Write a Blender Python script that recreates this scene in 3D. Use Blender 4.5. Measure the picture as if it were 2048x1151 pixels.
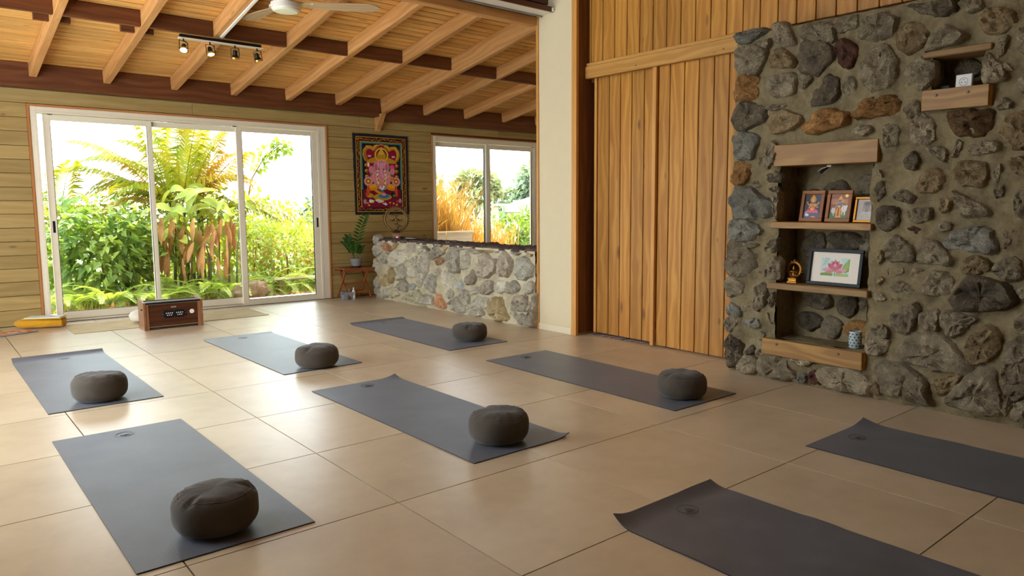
import bpy, bmesh, math, random
from math import sin, cos, pi, radians, sqrt, atan2, exp
from mathutils import Vector, Matrix, noise
import numpy as np

for o in list(bpy.data.objects):
    bpy.data.objects.remove(o)
C = bpy.context.scene.collection
S = bpy.context.scene
rnd = random.Random(7)

# ------------------------------------------------------------------ camera, light, exposure
cam_d = bpy.data.cameras.new('camera')
cam = bpy.data.objects.new('camera', cam_d)
C.objects.link(cam)
FPX = 1472.75
cam_d.sensor_width = 36
cam_d.sensor_fit = 'HORIZONTAL'
cam_d.lens = 36 * FPX / 2048
cam_d.shift_x = -(1109.2 - 1024) / 2048
cam_d.shift_y = (567.4 - 575.5) / 2048
cam_d.clip_start = .05
cam_d.clip_end = 400
RMc = Matrix.Rotation(-.7232, 3, 'Z') @ Matrix.Rotation(-.108, 3, 'X') @ Matrix.Rotation(.001, 3, 'Y')
rx, fy, uz = RMc.col[0], RMc.col[1], RMc.col[2]
m = Matrix.Identity(4)
for i in range(3):
    m[i][0], m[i][1], m[i][2] = rx[i], uz[i], -fy[i]
m.translation = (-.63456, -7.38896, 1.20848)
cam.matrix_world = m
S.camera = cam

w = bpy.data.worlds.new('sky')
S.world = w
w.use_nodes = True
bg = w.node_tree.nodes['Background']
bg.inputs[0].default_value = (.84, .93, 1.0, 1)
bg.inputs[1].default_value = 2.6

sun_d = bpy.data.lights.new('sun', 'SUN')
sun_d.energy = 3.8
sun_d.color = (1.0, .93, .8)
sun_d.angle = radians(.6)
sun = bpy.data.objects.new('sun', sun_d)
C.objects.link(sun)
sun.rotation_euler = Vector((.12, .44, .89)).to_track_quat('Z', 'Y').to_euler()
sun.location = (0, 6, 8)

S.view_settings.view_transform = 'Standard'
S.view_settings.look = 'None'
S.view_settings.gamma = 1
S.view_settings.use_curve_mapping = False
S.view_settings.exposure = 1.85
S.cycles.max_bounces = 10
S.cycles.diffuse_bounces = 6
S.cycles.glossy_bounces = 4
S.cycles.transparent_max_bounces = 24
S.cycles.transmission_bounces = 6
S.cycles.caustics_reflective = False
S.cycles.caustics_refractive = False
S.cycles.sample_clamp_indirect = 8
S.cycles.use_denoising = True

# ------------------------------------------------------------------ materials
def lin(h, gain=1.):
    h = h.lstrip('#')
    v = [int(h[i:i+2], 16) / 255 for i in (0, 2, 4)]
    return tuple(gain * (x / 12.92 if x <= .04045 else ((x + .055) / 1.055) ** 2.4) for x in v) + (1,)

class NT:
    def __init__(s, name, rough=.6, spec=.4):
        s.m = bpy.data.materials.new(name)
        s.m.use_nodes = True
        s.t = s.m.node_tree
        s.b = s.t.nodes['Principled BSDF']
        s.set(s.b, 'Roughness', rough)
        s.set(s.b, 'Specular IOR Level', spec)
    def set(s, n, k, v):
        if hasattr(v, 'is_linked'):
            s.t.links.new(v, n.inputs[k])
        else:
            n.inputs[k].default_value = v
    def n(s, kind, ins=None, **props):
        n = s.t.nodes.new('ShaderNode' + kind)
        for k, v in props.items():
            setattr(n, k, v)
        for k, v in (ins or {}).items():
            s.set(n, k, v)
        return n
    def math(s, op, a, b=0., clamp=False):
        n = s.t.nodes.new('ShaderNodeMath')
        n.operation = op
        n.use_clamp = clamp
        s.set(n, 0, a)
        s.set(n, 1, b)
        return n.outputs[0]
    def vec(s, op, a, b):
        n = s.t.nodes.new('ShaderNodeVectorMath')
        n.operation = op
        s.set(n, 0, a)
        s.set(n, 1, b)
        return n.outputs[0]
    def ramp(s, f, stops):
        n = s.t.nodes.new('ShaderNodeValToRGB')
        cr = n.color_ramp
        while len(cr.elements) < len(stops):
            cr.elements.new(.5)
        for e, (p, c) in zip(cr.elements, stops):
            e.position = p
            e.color = c if len(c) == 4 else (*c, 1)
        s.set(n, 0, f)
        return n.outputs[0]
    def mix(s, f, a, b, mode='MIX'):
        n = s.t.nodes.new('ShaderNodeMix')
        n.data_type = 'RGBA'
        n.blend_type = mode
        s.set(n, 0, f)
        s.set(n, 6, a)
        s.set(n, 7, b)
        return n.outputs[2]
    def obj(s, rand=True):
        tc = s.t.nodes.new('ShaderNodeTexCoord').outputs['Object']
        if not rand:
            return tc
        oi = s.t.nodes.new('ShaderNodeObjectInfo')
        s.rand = oi.outputs['Random']
        off = s.n('CombineXYZ', {0: s.math('MULTIPLY', s.rand, 57.), 1: s.math('MULTIPLY', s.rand, 31.), 2: s.math('MULTIPLY', s.rand, 17.)}).outputs[0]
        return s.vec('ADD', tc, off)
    def noise(s, v, scale, detail=3., rough=.55, dist=0.):
        return s.n('TexNoise', {'Vector': v, 'Scale': scale, 'Detail': detail, 'Roughness': rough, 'Distortion': dist}).outputs[0]
    def bump(s, h, strength=.3, dist=.01, normal=None):
        n = s.n('Bump', {'Height': h, 'Strength': strength, 'Distance': dist})
        if normal is not None:
            s.set(n, 'Normal', normal)
        s.set(s.b, 'Normal', n.outputs[0])
        return n.outputs[0]
    def col(s, c):
        s.set(s.b, 'Base Color', c)
        return s.m

def plain(name, c, rough=.6, metal=0., spec=.4):
    t = NT(name, rough, spec)
    t.set(t.b, 'Metallic', metal)
    v = t.obj()
    c = lin(c)
    f = t.noise(v, 14., 3.)
    return t.col(t.mix(t.math('MULTIPLY', f, .25), c, tuple(x * .75 for x in c[:3]) + (1,)))

def wood(name, c1, c2, dark, rough=.55, knots=.5, ring=1., streak=.5, var=.25, bump=.25):
    """planks: grain runs along local X"""
    t = NT(name, rough, .35)
    v = t.obj()
    warp = t.noise(t.vec('MULTIPLY', v, (1.1, 5., 5.)), 1., 2.)
    st = t.vec('MULTIPLY', v, (1.2, 22., 22.))
    g = t.noise(t.vec('ADD', st, t.n('CombineXYZ', {1: t.math('MULTIPLY', warp, 5.)}).outputs[0]), 1., 4., .6)
    fine = t.noise(t.vec('MULTIPLY', v, (4., 190., 190.)), 1., 2., .6)
    sep = t.n('SeparateXYZ', {0: v})
    wv = t.math('SINE', t.math('ADD', t.math('MULTIPLY', sep.outputs[1], 95.), t.math('MULTIPLY', warp, 26. * ring)))
    f = t.math('ADD', t.math('MULTIPLY', g, 1. - .22), t.math('MULTIPLY', wv, .13 * ring))
    c = t.ramp(f, [(.3, lin(c2)), (.62, lin(c1))])
    c = t.mix(t.math('MULTIPLY', t.math('SUBTRACT', .55, fine, True), 1.6 * streak), c, lin(dark))
    # knots
    if knots:
        vo = t.n('TexVoronoi', {'Vector': t.vec('MULTIPLY', v, (2.9, 8.5, 8.5)), 'Scale': 1.}, feature='F1')
        thr = t.n('SeparateColor', {0: vo.outputs['Color']})
        size = t.math('MULTIPLY', t.math('POWER', thr.outputs[0], 1.6), .19)
        k = t.math('SUBTRACT', 1., t.math('DIVIDE', vo.outputs['Distance'], t.math('ADD', size, .012)), True)
        k = t.math('MULTIPLY', t.math('POWER', k, .6), knots)
        c = t.mix(k, c, lin(dark))
    tone = t.math('ADD', 1. - var, t.math('MULTIPLY', t.rand, 2. * var))
    c = t.vec('SCALE', c, (0, 0, 0)) if False else t.mix(1., c, t.n('CombineColor', {0: tone, 1: tone, 2: tone}).outputs[0], 'MULTIPLY')
    t.bump(t.math('ADD', fine, g), bump, .002)
    return t.col(c)

def stone(name, c1, c2, c3, gain=1., pit=1., rough=.95):
    t = NT(name, rough, .15)
    v = t.obj()
    big = t.noise(v, 9., 4., .6)
    mid = t.noise(v, 38., 4., .65)
    fine = t.noise(v, 150., 3., .7)
    c = t.ramp(t.math('ADD', t.math('MULTIPLY', big, .55), t.math('MULTIPLY', mid, .45)), [(.34, lin(c2, gain)), (.52, lin(c1, gain)), (.66, lin(c3, gain))])
    vo = t.n('TexVoronoi', {'Vector': v, 'Scale': 95.}, feature='F1')
    pits = t.math('MULTIPLY', t.math('SUBTRACT', .34, vo.outputs['Distance'], True), t.math('GREATER_THAN', mid, .5))
    c = t.mix(t.math('MULTIPLY', pits, 2.2 * pit, True), c, (.012, .01, .008, 1))
    tone = t.math('ADD', .78, t.math('MULTIPLY', t.rand, .44))
    c = t.mix(1., c, t.n('CombineColor', {0: tone, 1: tone, 2: tone}).outputs[0], 'MULTIPLY')
    h = t.math('ADD', t.math('ADD', t.math('MULTIPLY', mid, 1.), t.math('MULTIPLY', fine, .45)), t.math('MULTIPLY', pits, -2.2 * pit))
    t.bump(h, .9, .016)
    return t.col(c)

def leafmat(name, c1, c2, trans=.5, rough=.45, scale=3., gain=1.):
    t = NT(name, rough, .35)
    v = t.obj()
    c = t.ramp(t.noise(v, scale, 3., .6), [(.36, lin(c1, gain)), (.64, lin(c2, gain))])
    t.set(t.b, 'Base Color', c)
    tr = t.n('BsdfTranslucent', {'Color': t.mix(1., c, (1.35, 1.25, .7, 1), 'MULTIPLY')})
    mx = t.n('MixShader', {0: trans, 1: t.b.outputs[0], 2: tr.outputs[0]})
    t.t.links.new(mx.outputs[0], t.t.nodes['Material Output'].inputs[0])
    return t.m

def emit(name, c, e):
    t = NT(name)
    t.set(t.b, 'Emission Color', lin(c))
    t.set(t.b, 'Emission Strength', e)
    return t.col(lin(c))

M = {}
# floor tile: beige stoneware with cloudy stains, satin
t = NT('floor_tile', .32, 1.)
v = t.obj()
cl = t.noise(v, 2.2, 5., .6)
cl2 = t.noise(v, 9., 4., .6)
c = t.ramp(t.math('ADD', t.math('MULTIPLY', cl, .7), t.math('MULTIPLY', cl2, .3)), [(.3, lin('b3a083')), (.5, lin('c3af90')), (.72, lin('cebb9e'))])
tone = t.math('ADD', .95, t.math('MULTIPLY', t.rand, .1))
c = t.mix(1., c, t.n('CombineColor', {0: tone, 1: tone, 2: tone}).outputs[0], 'MULTIPLY')
t.bump(t.noise(v, 60., 3.), .05, .002)
M['tile'] = t.col(c)
M['grout'] = plain('dark_grout', '352b23', .95)
# yoga mat: dark foam with fine woven ribs
t = NT('mat_foam', .42, 1.)
tc = t.obj(False)
sx = t.n('SeparateXYZ', {0: tc})
ribs = t.math('MULTIPLY', t.math('SINE', t.math('MULTIPLY', sx.outputs[0], 2 * pi / .0065)), t.math('ADD', .6, t.math('MULTIPLY', t.math('SINE', t.math('MULTIPLY', sx.outputs[1], 2 * pi / .0055)), .4)))
n1 = t.noise(tc, 3., 4.)
c = t.ramp(t.math('ADD', t.math('MULTIPLY', n1, .6), t.math('MULTIPLY', t.noise(tc, 420., 2.), .4)), [(.35, lin('54545c')), (.65, lin('6c6d77'))])
t.bump(ribs, .3, .001)
c = t.mix(t.math('ADD', .3, t.math('MULTIPLY', ribs, .3)), c, lin('26252a'))
t.set(t.b, 'Sheen Weight', .08)
t.set(t.b, 'Specular Tint', (.72, .87, 1., 1))  # blue of the reflected sky put into the specular colour
t.set(t.b, 'Sheen Roughness', .4)
M['mat'] = t.col(c)
M['mat_edge'] = plain('mat_edge', '2b2a2d', .7)
M['emblem'] = plain('mat_emblem', '434146', .5)
t = NT('cream_mat', .75, .2)
tc = t.obj(False)
c = t.ramp(t.noise(tc, 5., 4.), [(.35, lin('b9a67c')), (.65, lin('c9b78d'))])
t.bump(t.noise(tc, 300., 2.), .2, .001)
M['cream_mat'] = t.col(c)
def fabric(name, c1, c2, rough=.9, scale=6.):
    t = NT(name, rough, .2)
    v = t.obj()
    c = t.ramp(t.noise(v, scale, 4.), [(.35, lin(c1)), (.65, lin(c2))])
    t.bump(t.noise(v, 420., 2.), .25, .0012)
    t.set(t.b, 'Sheen Weight', .15)
    return t.col(c)
M['taupe'] = fabric('taupe_cotton', '403930', '4b433a')
M['taupe_dark'] = fabric('taupe_piping', '4a413a', '544a42')
M['mustard'] = fabric('mustard_cotton', 'b98316', 'cd9723')
M['white_cloth'] = fabric('white_cotton', 'cfc7b4', 'dcd6c6')
M['cloth_black'] = fabric('black_cotton', '17161a', '201f23')
# woods
M['w_back'] = wood('pine_wall_plank', 'b0965f', '9a804b', '4a361b', .6, .75, .35, .35, .14)
M['w_ceiling'] = wood('ceiling_board', 'ecbe72', 'd89c4e', '54300f', .6, .6, .35, .8, .14)
M['w_rafter'] = wood('rafter_pine', 'd3a066', 'b98248', '6a3f1b', .55, .5, .6, .35, .1)
M['w_beam'] = wood('dark_beam', '7c4a28', '5e3319', '33180b', .5, .5, .4, .5, .08)
M['w_wall'] = wood('larch_board', 'c28c3a', 'a46c24', '4d2a0f', .5, .8, .8, .4, .13)
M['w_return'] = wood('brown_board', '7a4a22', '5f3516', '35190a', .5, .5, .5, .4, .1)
M['w_trim'] = wood('honey_trim', 'd39a52', 'bd8440', '7a4c1e', .5, .25, .3, .3, .08)
M['w_trim_red'] = wood('reddish_trim', 'c48a52', 'ad6f3b', '74431c', .55, .1, .3, .3, .06)
M['w_ledger'] = wood('pine_ledger', 'c8974f', 'b17e3a', '6b4219', .5, .5, .5, .3, .05)
M['w_shelf'] = wood('oak_shelf', 'a67c38', '8d6226', '603d15', .45, .12, 1.3, .3, .06)
M['w_shelf_grey'] = wood('aged_shelf', '9c7c50', '83643c', '4c3419', .6, .3, .8, .4, .05)
M['w_harm'] = wood('walnut_veneer', '5a3018', '40200f', '24110a', .35, .1, .8, .5, .05)
M['w_harm_l'] = wood('light_walnut', '966845', '7d5233', '4c2e18', .4, .1, .5, .4, .05)
M['w_stool'] = wood('acacia', '9c5a2c', '84451e', '512610', .45, .2, .6, .4, .12)
M['w_frame'] = wood('teak_frame', 'a5662b', '8d511e', '5c310f', .4, .1, .6, .3, .06)
M['w_grey'] = wood('weathered_timber', 'b3a48c', '998a72', '6f6250', .8, .3, .5, .5, .1)
# masonry
t = NT('lime_mortar', .97, .1)
v = t.obj(False)
a = t.noise(v, 5., 5., .6)
b_ = t.noise(v, 30., 4., .6)
c = t.ramp(t.math('ADD', t.math('MULTIPLY', a, .6), t.math('MULTIPLY', b_, .4)), [(.34, lin('6a5d47', .95)), (.5, lin('807255', .95)), (.68, lin('938466', .95))])
t.bump(t.math('ADD', t.noise(v, 22., 5., .6), t.math('MULTIPLY', t.noise(v, 130., 3.), .3)), .8, .015)
M['mortar'] = t.col(c)
t = NT('pale_mortar', .97, .1)
v = t.obj(False)
a = t.noise(v, 5., 5., .6)
c = t.ramp(a, [(.34, lin('9c9076', 1.1)), (.5, lin('aea286', 1.1)), (.68, lin('bdb296', 1.1))])
t.bump(t.math('ADD', t.noise(v, 22., 5., .6), t.math('MULTIPLY', t.noise(v, 130., 3.), .3)), .8, .015)
M['mortar_l'] = t.col(c)
ST = {'g': ('786c58', '574d3d', '8f846c'), 'u': ('716d62', '535047', '8a8575'), 'd': ('574d3e', '37302a', '6f6450'), 'k': ('7a684c', '594831', '8d7c60'),
      'l': ('877b64', '665c4a', 'a09479'), 'b': ('835f38', '5e4224', 'a07b48'), 'b2': ('5a442d', '382716', '755f44'), 'r': ('50352d', '33211a', '664736')}
for k, q in ST.items():
    M['s_' + k] = stone('lava_stone_' + {'g': 'grey', 'u': 'blue', 'd': 'dark', 'k': 'khaki', 'l': 'light', 'b': 'ochre', 'b2': 'umber', 'r': 'red'}[k], *q, 1.3)
SL = {'g': ('aca390', '8a816f', 'c2b9a6'), 'u': ('a9aaa0', '8b8c84', 'bdbcb2'), 'u2': ('a49e8e', '85806f', 'bab4a4'), 'd': ('827768', '625a4d', '9b9080'), 'k': ('a39682', '837663', 'b8ab97'),
      'l': ('bab19b', '99917d', 'cdc5b2'), 'y': ('b7a175', '907a54', 'c8b48b'), 'y2': ('b2a88d', '918869', 'c4bba2'), 'o': ('c1916c', '9a6c4b', 'd0a386'), 'o2': ('a4805d', '7c5d40', 'b99878')}
for k, q in SL.items():
    M['h_' + k] = stone('wall_stone_' + {'g': 'grey', 'u': 'blue', 'u2': 'slate', 'd': 'dark', 'k': 'khaki', 'l': 'pale', 'y': 'yellow', 'y2': 'straw', 'o': 'rose', 'o2': 'rust'}[k], *q, 1.1)
M['h_top'] = stone('wall_stone_top', '5f5049', '42373a', '7a6a62')
M['white'] = plain('white_plaster', 'cfbf9c', .85)
M['skirt'] = plain('skirting_tile', 'd8cbae', .5)
M['alu'] = plain('cream_aluminium', 'e4dac2', .4, 0, .5)
M['alu_d'] = plain('aluminium_track', 'b5ab95', .45, .3)
M['black'] = plain('black_plastic', '131315', .5, 0., .25)
M['blackm'] = plain('black_metal', '1b1a1b', .4, .6)
M['dgrey'] = plain('charcoal_plastic', '333338', .5)
M['wplastic'] = plain('white_plastic', 'e6e2d8', .4)
M['grey_pot'] = plain('grey_glazed_pot', '7d7a76', .5)
M['grey_caddy'] = plain('grey_plastic', '85898e', .55)
M['bronze'] = plain('aged_bronze', '6f5431', .42, .75)
M['gold'] = plain('antique_gold', 'a5702a', .4, .8)
M['chrome'] = plain('chrome', 'c9c6bf', .22, .95)
M['rust'] = plain('rusted_screw', '6b5a45', .5, .6)
M['ceramic'] = plain('pale_ceramic', 'a9b3b4', .35)
M['paper'] = plain('paper', 'ece9e2', .7)
M['yellow_paper'] = plain('yellow_cover', 'd8c23c', .6)
M['pink'] = plain('pink_glass', 'b86a74', .2, .2, .7)
M['navy'] = plain('navy_tray', '20222e', .4)
M['blade'] = wood('fan_blade', 'cdb391', 'bb9d76', '9a7b54', .5, 0, .4, .2, .02)
M['fan_white'] = plain('fan_white', 'e5e0d2', .4)
M['diffuser'] = plain('opal_diffuser', 'e9e6cf', .3)
M['lamp'] = emit('lamp_face', 'fff2d6', 5.)
M['lamp_off'] = plain('amber_reflector', 'c79a3a', .3, .5)
M['metal_sheet'] = plain('galvanised_sheet', '9b9a96', .5, .5)
M['brown_metal'] = plain('brown_painted_board', '5a3626', .55)
M['soil'] = plain('soil', '6e5238', .95)
M['patio'] = plain('pale_concrete', 'cfc6b5', .9)
M['terracotta'] = plain('planter_timber', 'b98a5a', .8)
M['rock'] = stone('garden_rock', '9a8368', '75614a', 'b5a084')
M['roofing'] = plain('white_roof_sheet', 'e4e4e2', .6)
t = NT('art_print', .75, .2)
a = t.n('Attribute', attribute_name='Col')
M['art'] = t.col(a.outputs[0])
t = NT('art_gloss', .25, .4)
a = t.n('Attribute', attribute_name='Col')
M['art_gloss'] = t.col(a.outputs[0])
# glass pane: straight-through with fresnel reflection
t = NT('window_glass')
tr = t.n('BsdfTransparent', {'Color': (.97, .985, .975, 1)})
gl = t.n('BsdfGlossy', {'Color': (1, 1, 1, 1), 'Roughness': .02})
fr = t.n('Fresnel', {'IOR': 1.45})
mx = t.n('MixShader', {0: t.math('MULTIPLY', fr.outputs[0], .9), 1: tr.outputs[0], 2: gl.outputs[0]})
t.t.links.new(mx.outputs[0], t.t.nodes['Material Output'].inputs[0])
M['glass'] = t.m
# foliage
M['palm'] = leafmat('palm_leaf', '7a901e', 'aea02a', .4, .45, 3., .72)
M['palm_y'] = leafmat('palm_leaf_yellow', 'a6982a', 'c8982c', .4, .45, 3., .72)
M['leaf_d'] = leafmat('dark_leaf', '587c32', '96aa4c', .38)
M['leaf_m'] = leafmat('mid_leaf', '768f2f', 'aeb546', .45)
M['leaf_y'] = leafmat('lime_leaf', '8c9f3c', 'bcc055', .42)
M['leaf_w'] = leafmat('fence_bush_leaf', '6d8f33', 'a3b74a', .4, .45, 3., .6)
M['leaf_dry'] = leafmat('dry_leaf', '9a6a3c', 'c2915a', .35)
M['leaf_red'] = leafmat('red_blossom', 'b0482a', 'd1773d', .4)
M['fern'] = leafmat('fern_leaf', '78983a', 'b9c85c', .5)
M['reed'] = leafmat('orange_reed', 'bd7f2f', 'd9b060', .4, .45, 3., .6)
M['reed_w'] = leafmat('pale_plume', 'e3d2b0', 'f0e6cf', .5)
M['far'] = leafmat('distant_leaf', '8aa58c', 'a3b796', .3, .8, .4, .6)  # distance haze put into the pale leaf colour
M['far2'] = leafmat('distant_leaf_gold', '9fae80', 'b9b678', .3, .8, .4, .6)  # paleness stands for distance haze here too
M['zz'] = leafmat('zz_leaf', '23451a', '3d6626', .15, .3)
M['stem'] = plain('green_stem', '5d6b33', .6)
M['bark'] = plain('brown_bark', '7a5c3c', .9)
M['lawn'] = plain('meadow_grass', '3e4a22', .95)
# ------------------------------------------------------------------ helpers
class MB:
    """collects shapes, builds them as one mesh object"""
    def __init__(s):
        s.v, s.f, s.mi, s.col = [], [], [], []
        s.cur = 0
    def add(s, vs, fs, T=None):
        o = len(s.v)
        s.v += [tuple(T @ Vector(p)) for p in vs] if T is not None else [tuple(p) for p in vs]
        s.f += [tuple(o + i for i in f) for f in fs]
        s.mi += [s.cur] * len(fs)
        return s
    def box(s, x0, x1, y0, y1, z0, z1, b=0., T=None):
        if b <= 0:
            vs = [(x, y, z) for x in (x0, x1) for y in (y0, y1) for z in (z0, z1)]
            return s.add(vs, [(0, 1, 3, 2), (4, 6, 7, 5), (0, 4, 5, 1), (2, 3, 7, 6), (0, 2, 6, 4), (1, 5, 7, 3)], T)
        vs, idx = [], {}
        ax = ((x0, x1), (y0, y1), (z0, z1))
        for i in range(8):
            c = ((i >> 2) & 1, (i >> 1) & 1, i & 1)
            for a in range(3):      # vertex that lies ON face of axis a
                p = []
                for k in range(3):
                    e = ax[k][c[k]]
                    p.append(e if k == a else e + (b if c[k] == 0 else -b))
                idx[(c, a)] = len(vs)
                vs.append(tuple(p))
        fs = []
        for a in range(3):
            o1, o2 = (a + 1) % 3, (a + 2) % 3
            for sd in (0, 1):
                q = []
                for u, w_ in ((0, 0), (1, 0), (1, 1), (0, 1)):
                    c = [0, 0, 0]
                    c[a], c[o1], c[o2] = sd, u, w_
                    q.append(idx[(tuple(c), a)])
                fs.append(tuple(q if sd else q[::-1]))
        for a in range(3):          # edges along axis a
            o1, o2 = (a + 1) % 3, (a + 2) % 3
            for u in (0, 1):
                for w_ in (0, 1):
                    c0, c1 = [0, 0, 0], [0, 0, 0]
                    c0[o1], c0[o2], c1[o1], c1[o2] = u, w_, u, w_
                    c1[a] = 1
                    c0, c1 = tuple(c0), tuple(c1)
                    q = (idx[(c0, o1)], idx[(c1, o1)], idx[(c1, o2)], idx[(c0, o2)])
                    fs.append(q if u != w_ else q[::-1])
        for i in range(8):
            c = ((i >> 2) & 1, (i >> 1) & 1, i & 1)
            q = (idx[(c, 0)], idx[(c, 1)], idx[(c, 2)])
            fs.append(q if sum(c) % 2 else q[::-1])
        return s.add(vs, fs, T)
    def tube(s, pts, r, n=8, cap=True, T=None):
        pts = [Vector(p) for p in pts]
        rs = r if isinstance(r, (list, tuple)) else [r] * len(pts)
        vs, fs = [], []
        up = None
        for i, p in enumerate(pts):
            d = (pts[min(i + 1, len(pts) - 1)] - pts[max(i - 1, 0)]).normalized()
            if up is None:
                up = Vector((0, 0, 1)) if abs(d.z) < .9 else Vector((1, 0, 0))
            a = d.cross(up).normalized()
            up = a.cross(d).normalized()
            for k in range(n):
                t = 2 * pi * k / n
                vs.append(p + (a * cos(t) + up * sin(t)) * rs[i])
        for i in range(len(pts) - 1):
            for k in range(n):
                k2 = (k + 1) % n
                fs.append((i * n + k, i * n + k2, (i + 1) * n + k2, (i + 1) * n + k))
        if cap:
            fs.append(tuple(range(n))[::-1])
            fs.append(tuple(range((len(pts) - 1) * n, len(pts) * n)))
        return s.add(vs, fs, T)
    def lathe(s, prof, n=24, T=None, wob=None):
        vs, fs = [], []
        m_ = len(prof)
        for k in range(n):
            t = 2 * pi * k / n
            for i, (r, z) in enumerate(prof):
                q = (r * cos(t), r * sin(t), z)
                vs.append(wob(q, t, i) if wob else q)
        for k in range(n):
            k2 = (k + 1) % n
            for i in range(m_ - 1):
                if prof[i][0] < 1e-6:
                    fs.append((k * m_, k2 * m_ + 1, k * m_ + 1)[::-1]) if i == 0 else None
                    continue
                if prof[i + 1][0] < 1e-6:
                    fs.append((k * m_ + i, k2 * m_ + i, k * m_ + i + 1))
                    continue
                fs.append((k * m_ + i, k2 * m_ + i, k2 * m_ + i + 1, k * m_ + i + 1))
        return s.add(vs, fs, T)
    def torus(s, R, r, n=32, k=8, T=None):
        return s.add(*torus_geo(R, r, n, k), T)
    def prism(s, poly, z0, z1, T=None):
        n = len(poly)
        vs = [(x, y, z0) for x, y in poly] + [(x, y, z1) for x, y in poly]
        fs = [tuple(range(n))[::-1], tuple(range(n, 2 * n))] + [(i, (i + 1) % n, n + (i + 1) % n, n + i) for i in range(n)]
        return s.add(vs, fs, T)
    def mesh(s, name, mats, smooth=None):
        me = bpy.data.meshes.new(name)
        me.from_pydata(s.v, [], s.f)
        for q in (mats if isinstance(mats, (list, tuple)) else [mats]):
            me.materials.append(q)
        if any(s.mi):
            me.polygons.foreach_set('material_index', s.mi)
        if s.col:
            at = me.color_attributes.new('Col', 'FLOAT_COLOR', 'CORNER')
            data = []
            for f, c in zip(s.f, s.col):
                data += list(c) * len(f)
            at.data.foreach_set('color', data)
        if smooth is not None:
            me.polygons.foreach_set('use_smooth', [True] * len(s.f))
            if smooth < 3:
                me.set_sharp_from_angle(angle=smooth)
        me.update()
        return me
    def build(s, name, mats, parent=None, smooth=None, M_=None, **props):
        return link(name, s.mesh(name, mats, smooth), parent, M_, **props)

def torus_geo(R, r, n, k):
    vs = [((R + r * cos(b)) * cos(a), (R + r * cos(b)) * sin(a), r * sin(b)) for a in (2 * pi * i / n for i in range(n)) for b in (2 * pi * j / k for j in range(k))]
    fs = [(i * k + j, ((i + 1) % n) * k + j, ((i + 1) % n) * k + (j + 1) % k, i * k + (j + 1) % k) for i in range(n) for j in range(k)]
    return vs, fs

def link(name, data, parent=None, M_=None, **props):
    o = bpy.data.objects.new(name, data)
    C.objects.link(o)
    if parent is not None:
        o.parent = parent
    if M_ is not None:
        o.matrix_local = M_
    for k, v_ in props.items():
        o[k] = v_
    return o

def thing(name, label, cat, loc=(0, 0, 0), rz=0., group=None, M_=None):
    o = bpy.data.objects.new(name, None)
    C.objects.link(o)
    o.empty_display_size = .1
    o.matrix_local = M_ if M_ is not None else Matrix.Translation(loc) @ Matrix.Rotation(rz, 4, 'Z')
    o['label'], o['category'] = label, cat
    if group:
        o['group'] = group
    return o

def struct(name, label, cat, mb=None, mat_=None, smooth=None):
    if mb is None:
        o = thing(name, label, cat)
    else:
        o = mb.build(name, mat_, None, smooth)
        o['label'], o['category'] = label, cat
    o['kind'] = 'structure'
    return o

def copy_tree(o, label=None, M_=None, parent=None):
    c = o.copy()
    C.objects.link(c)
    if parent is not None:
        c.parent = parent
    if M_ is not None:
        c.matrix_local = M_
    if label:
        c['label'] = label
    for ch in list(o.children):
        copy_tree(ch, parent=c)
    return c

_bc = {}
def board(name, parent, c, ex, ey, L, W, T, mat_, b=.003, **props):
    """a bevelled plank: centre c, length along ex, width along ey"""
    key = (round(L, 3), round(W, 4), round(T, 4), mat_.name, b)
    if key not in _bc:
        _bc[key] = MB().box(-L / 2, L / 2, -W / 2, W / 2, -T / 2, T / 2, b).mesh(name, mat_)
    ex, ey = Vector(ex).normalized(), Vector(ey).normalized()
    ez = ex.cross(ey)
    m_ = Matrix(((ex.x, ey.x, ez.x, c[0]), (ex.y, ey.y, ez.y, c[1]), (ex.z, ey.z, ez.z, c[2]), (0, 0, 0, 1)))
    return link(name, _bc[key], parent, m_, **props)

def bar(name, parent, x0, x1, y0, y1, z0, z1, mat_, b=.003, **props):
    """axis-aligned timber, grain along its longest side"""
    d = [x1 - x0, y1 - y0, z1 - z0]
    c = ((x0 + x1) / 2, (y0 + y1) / 2, (z0 + z1) / 2)
    a = max(range(3), key=lambda i: d[i])
    r_ = [i for i in range(3) if i != a]
    k = max(r_, key=lambda i: d[i])
    j = [i for i in r_ if i != k][0]
    e = [(1, 0, 0), (0, 1, 0), (0, 0, 1)]
    return board(name, parent, c, e[a], e[k], d[a], d[k], d[j], mat_, b, **props)

TR = Matrix.Translation
def RZ(a): return Matrix.Rotation(a, 4, 'Z')
def RX(a): return Matrix.Rotation(a, 4, 'X')
def RY(a): return Matrix.Rotation(a, 4, 'Y')
def fbm(p, s=1., o=3):
    return noise.fractal(Vector(p) * s, 1., 2., o)

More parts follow.
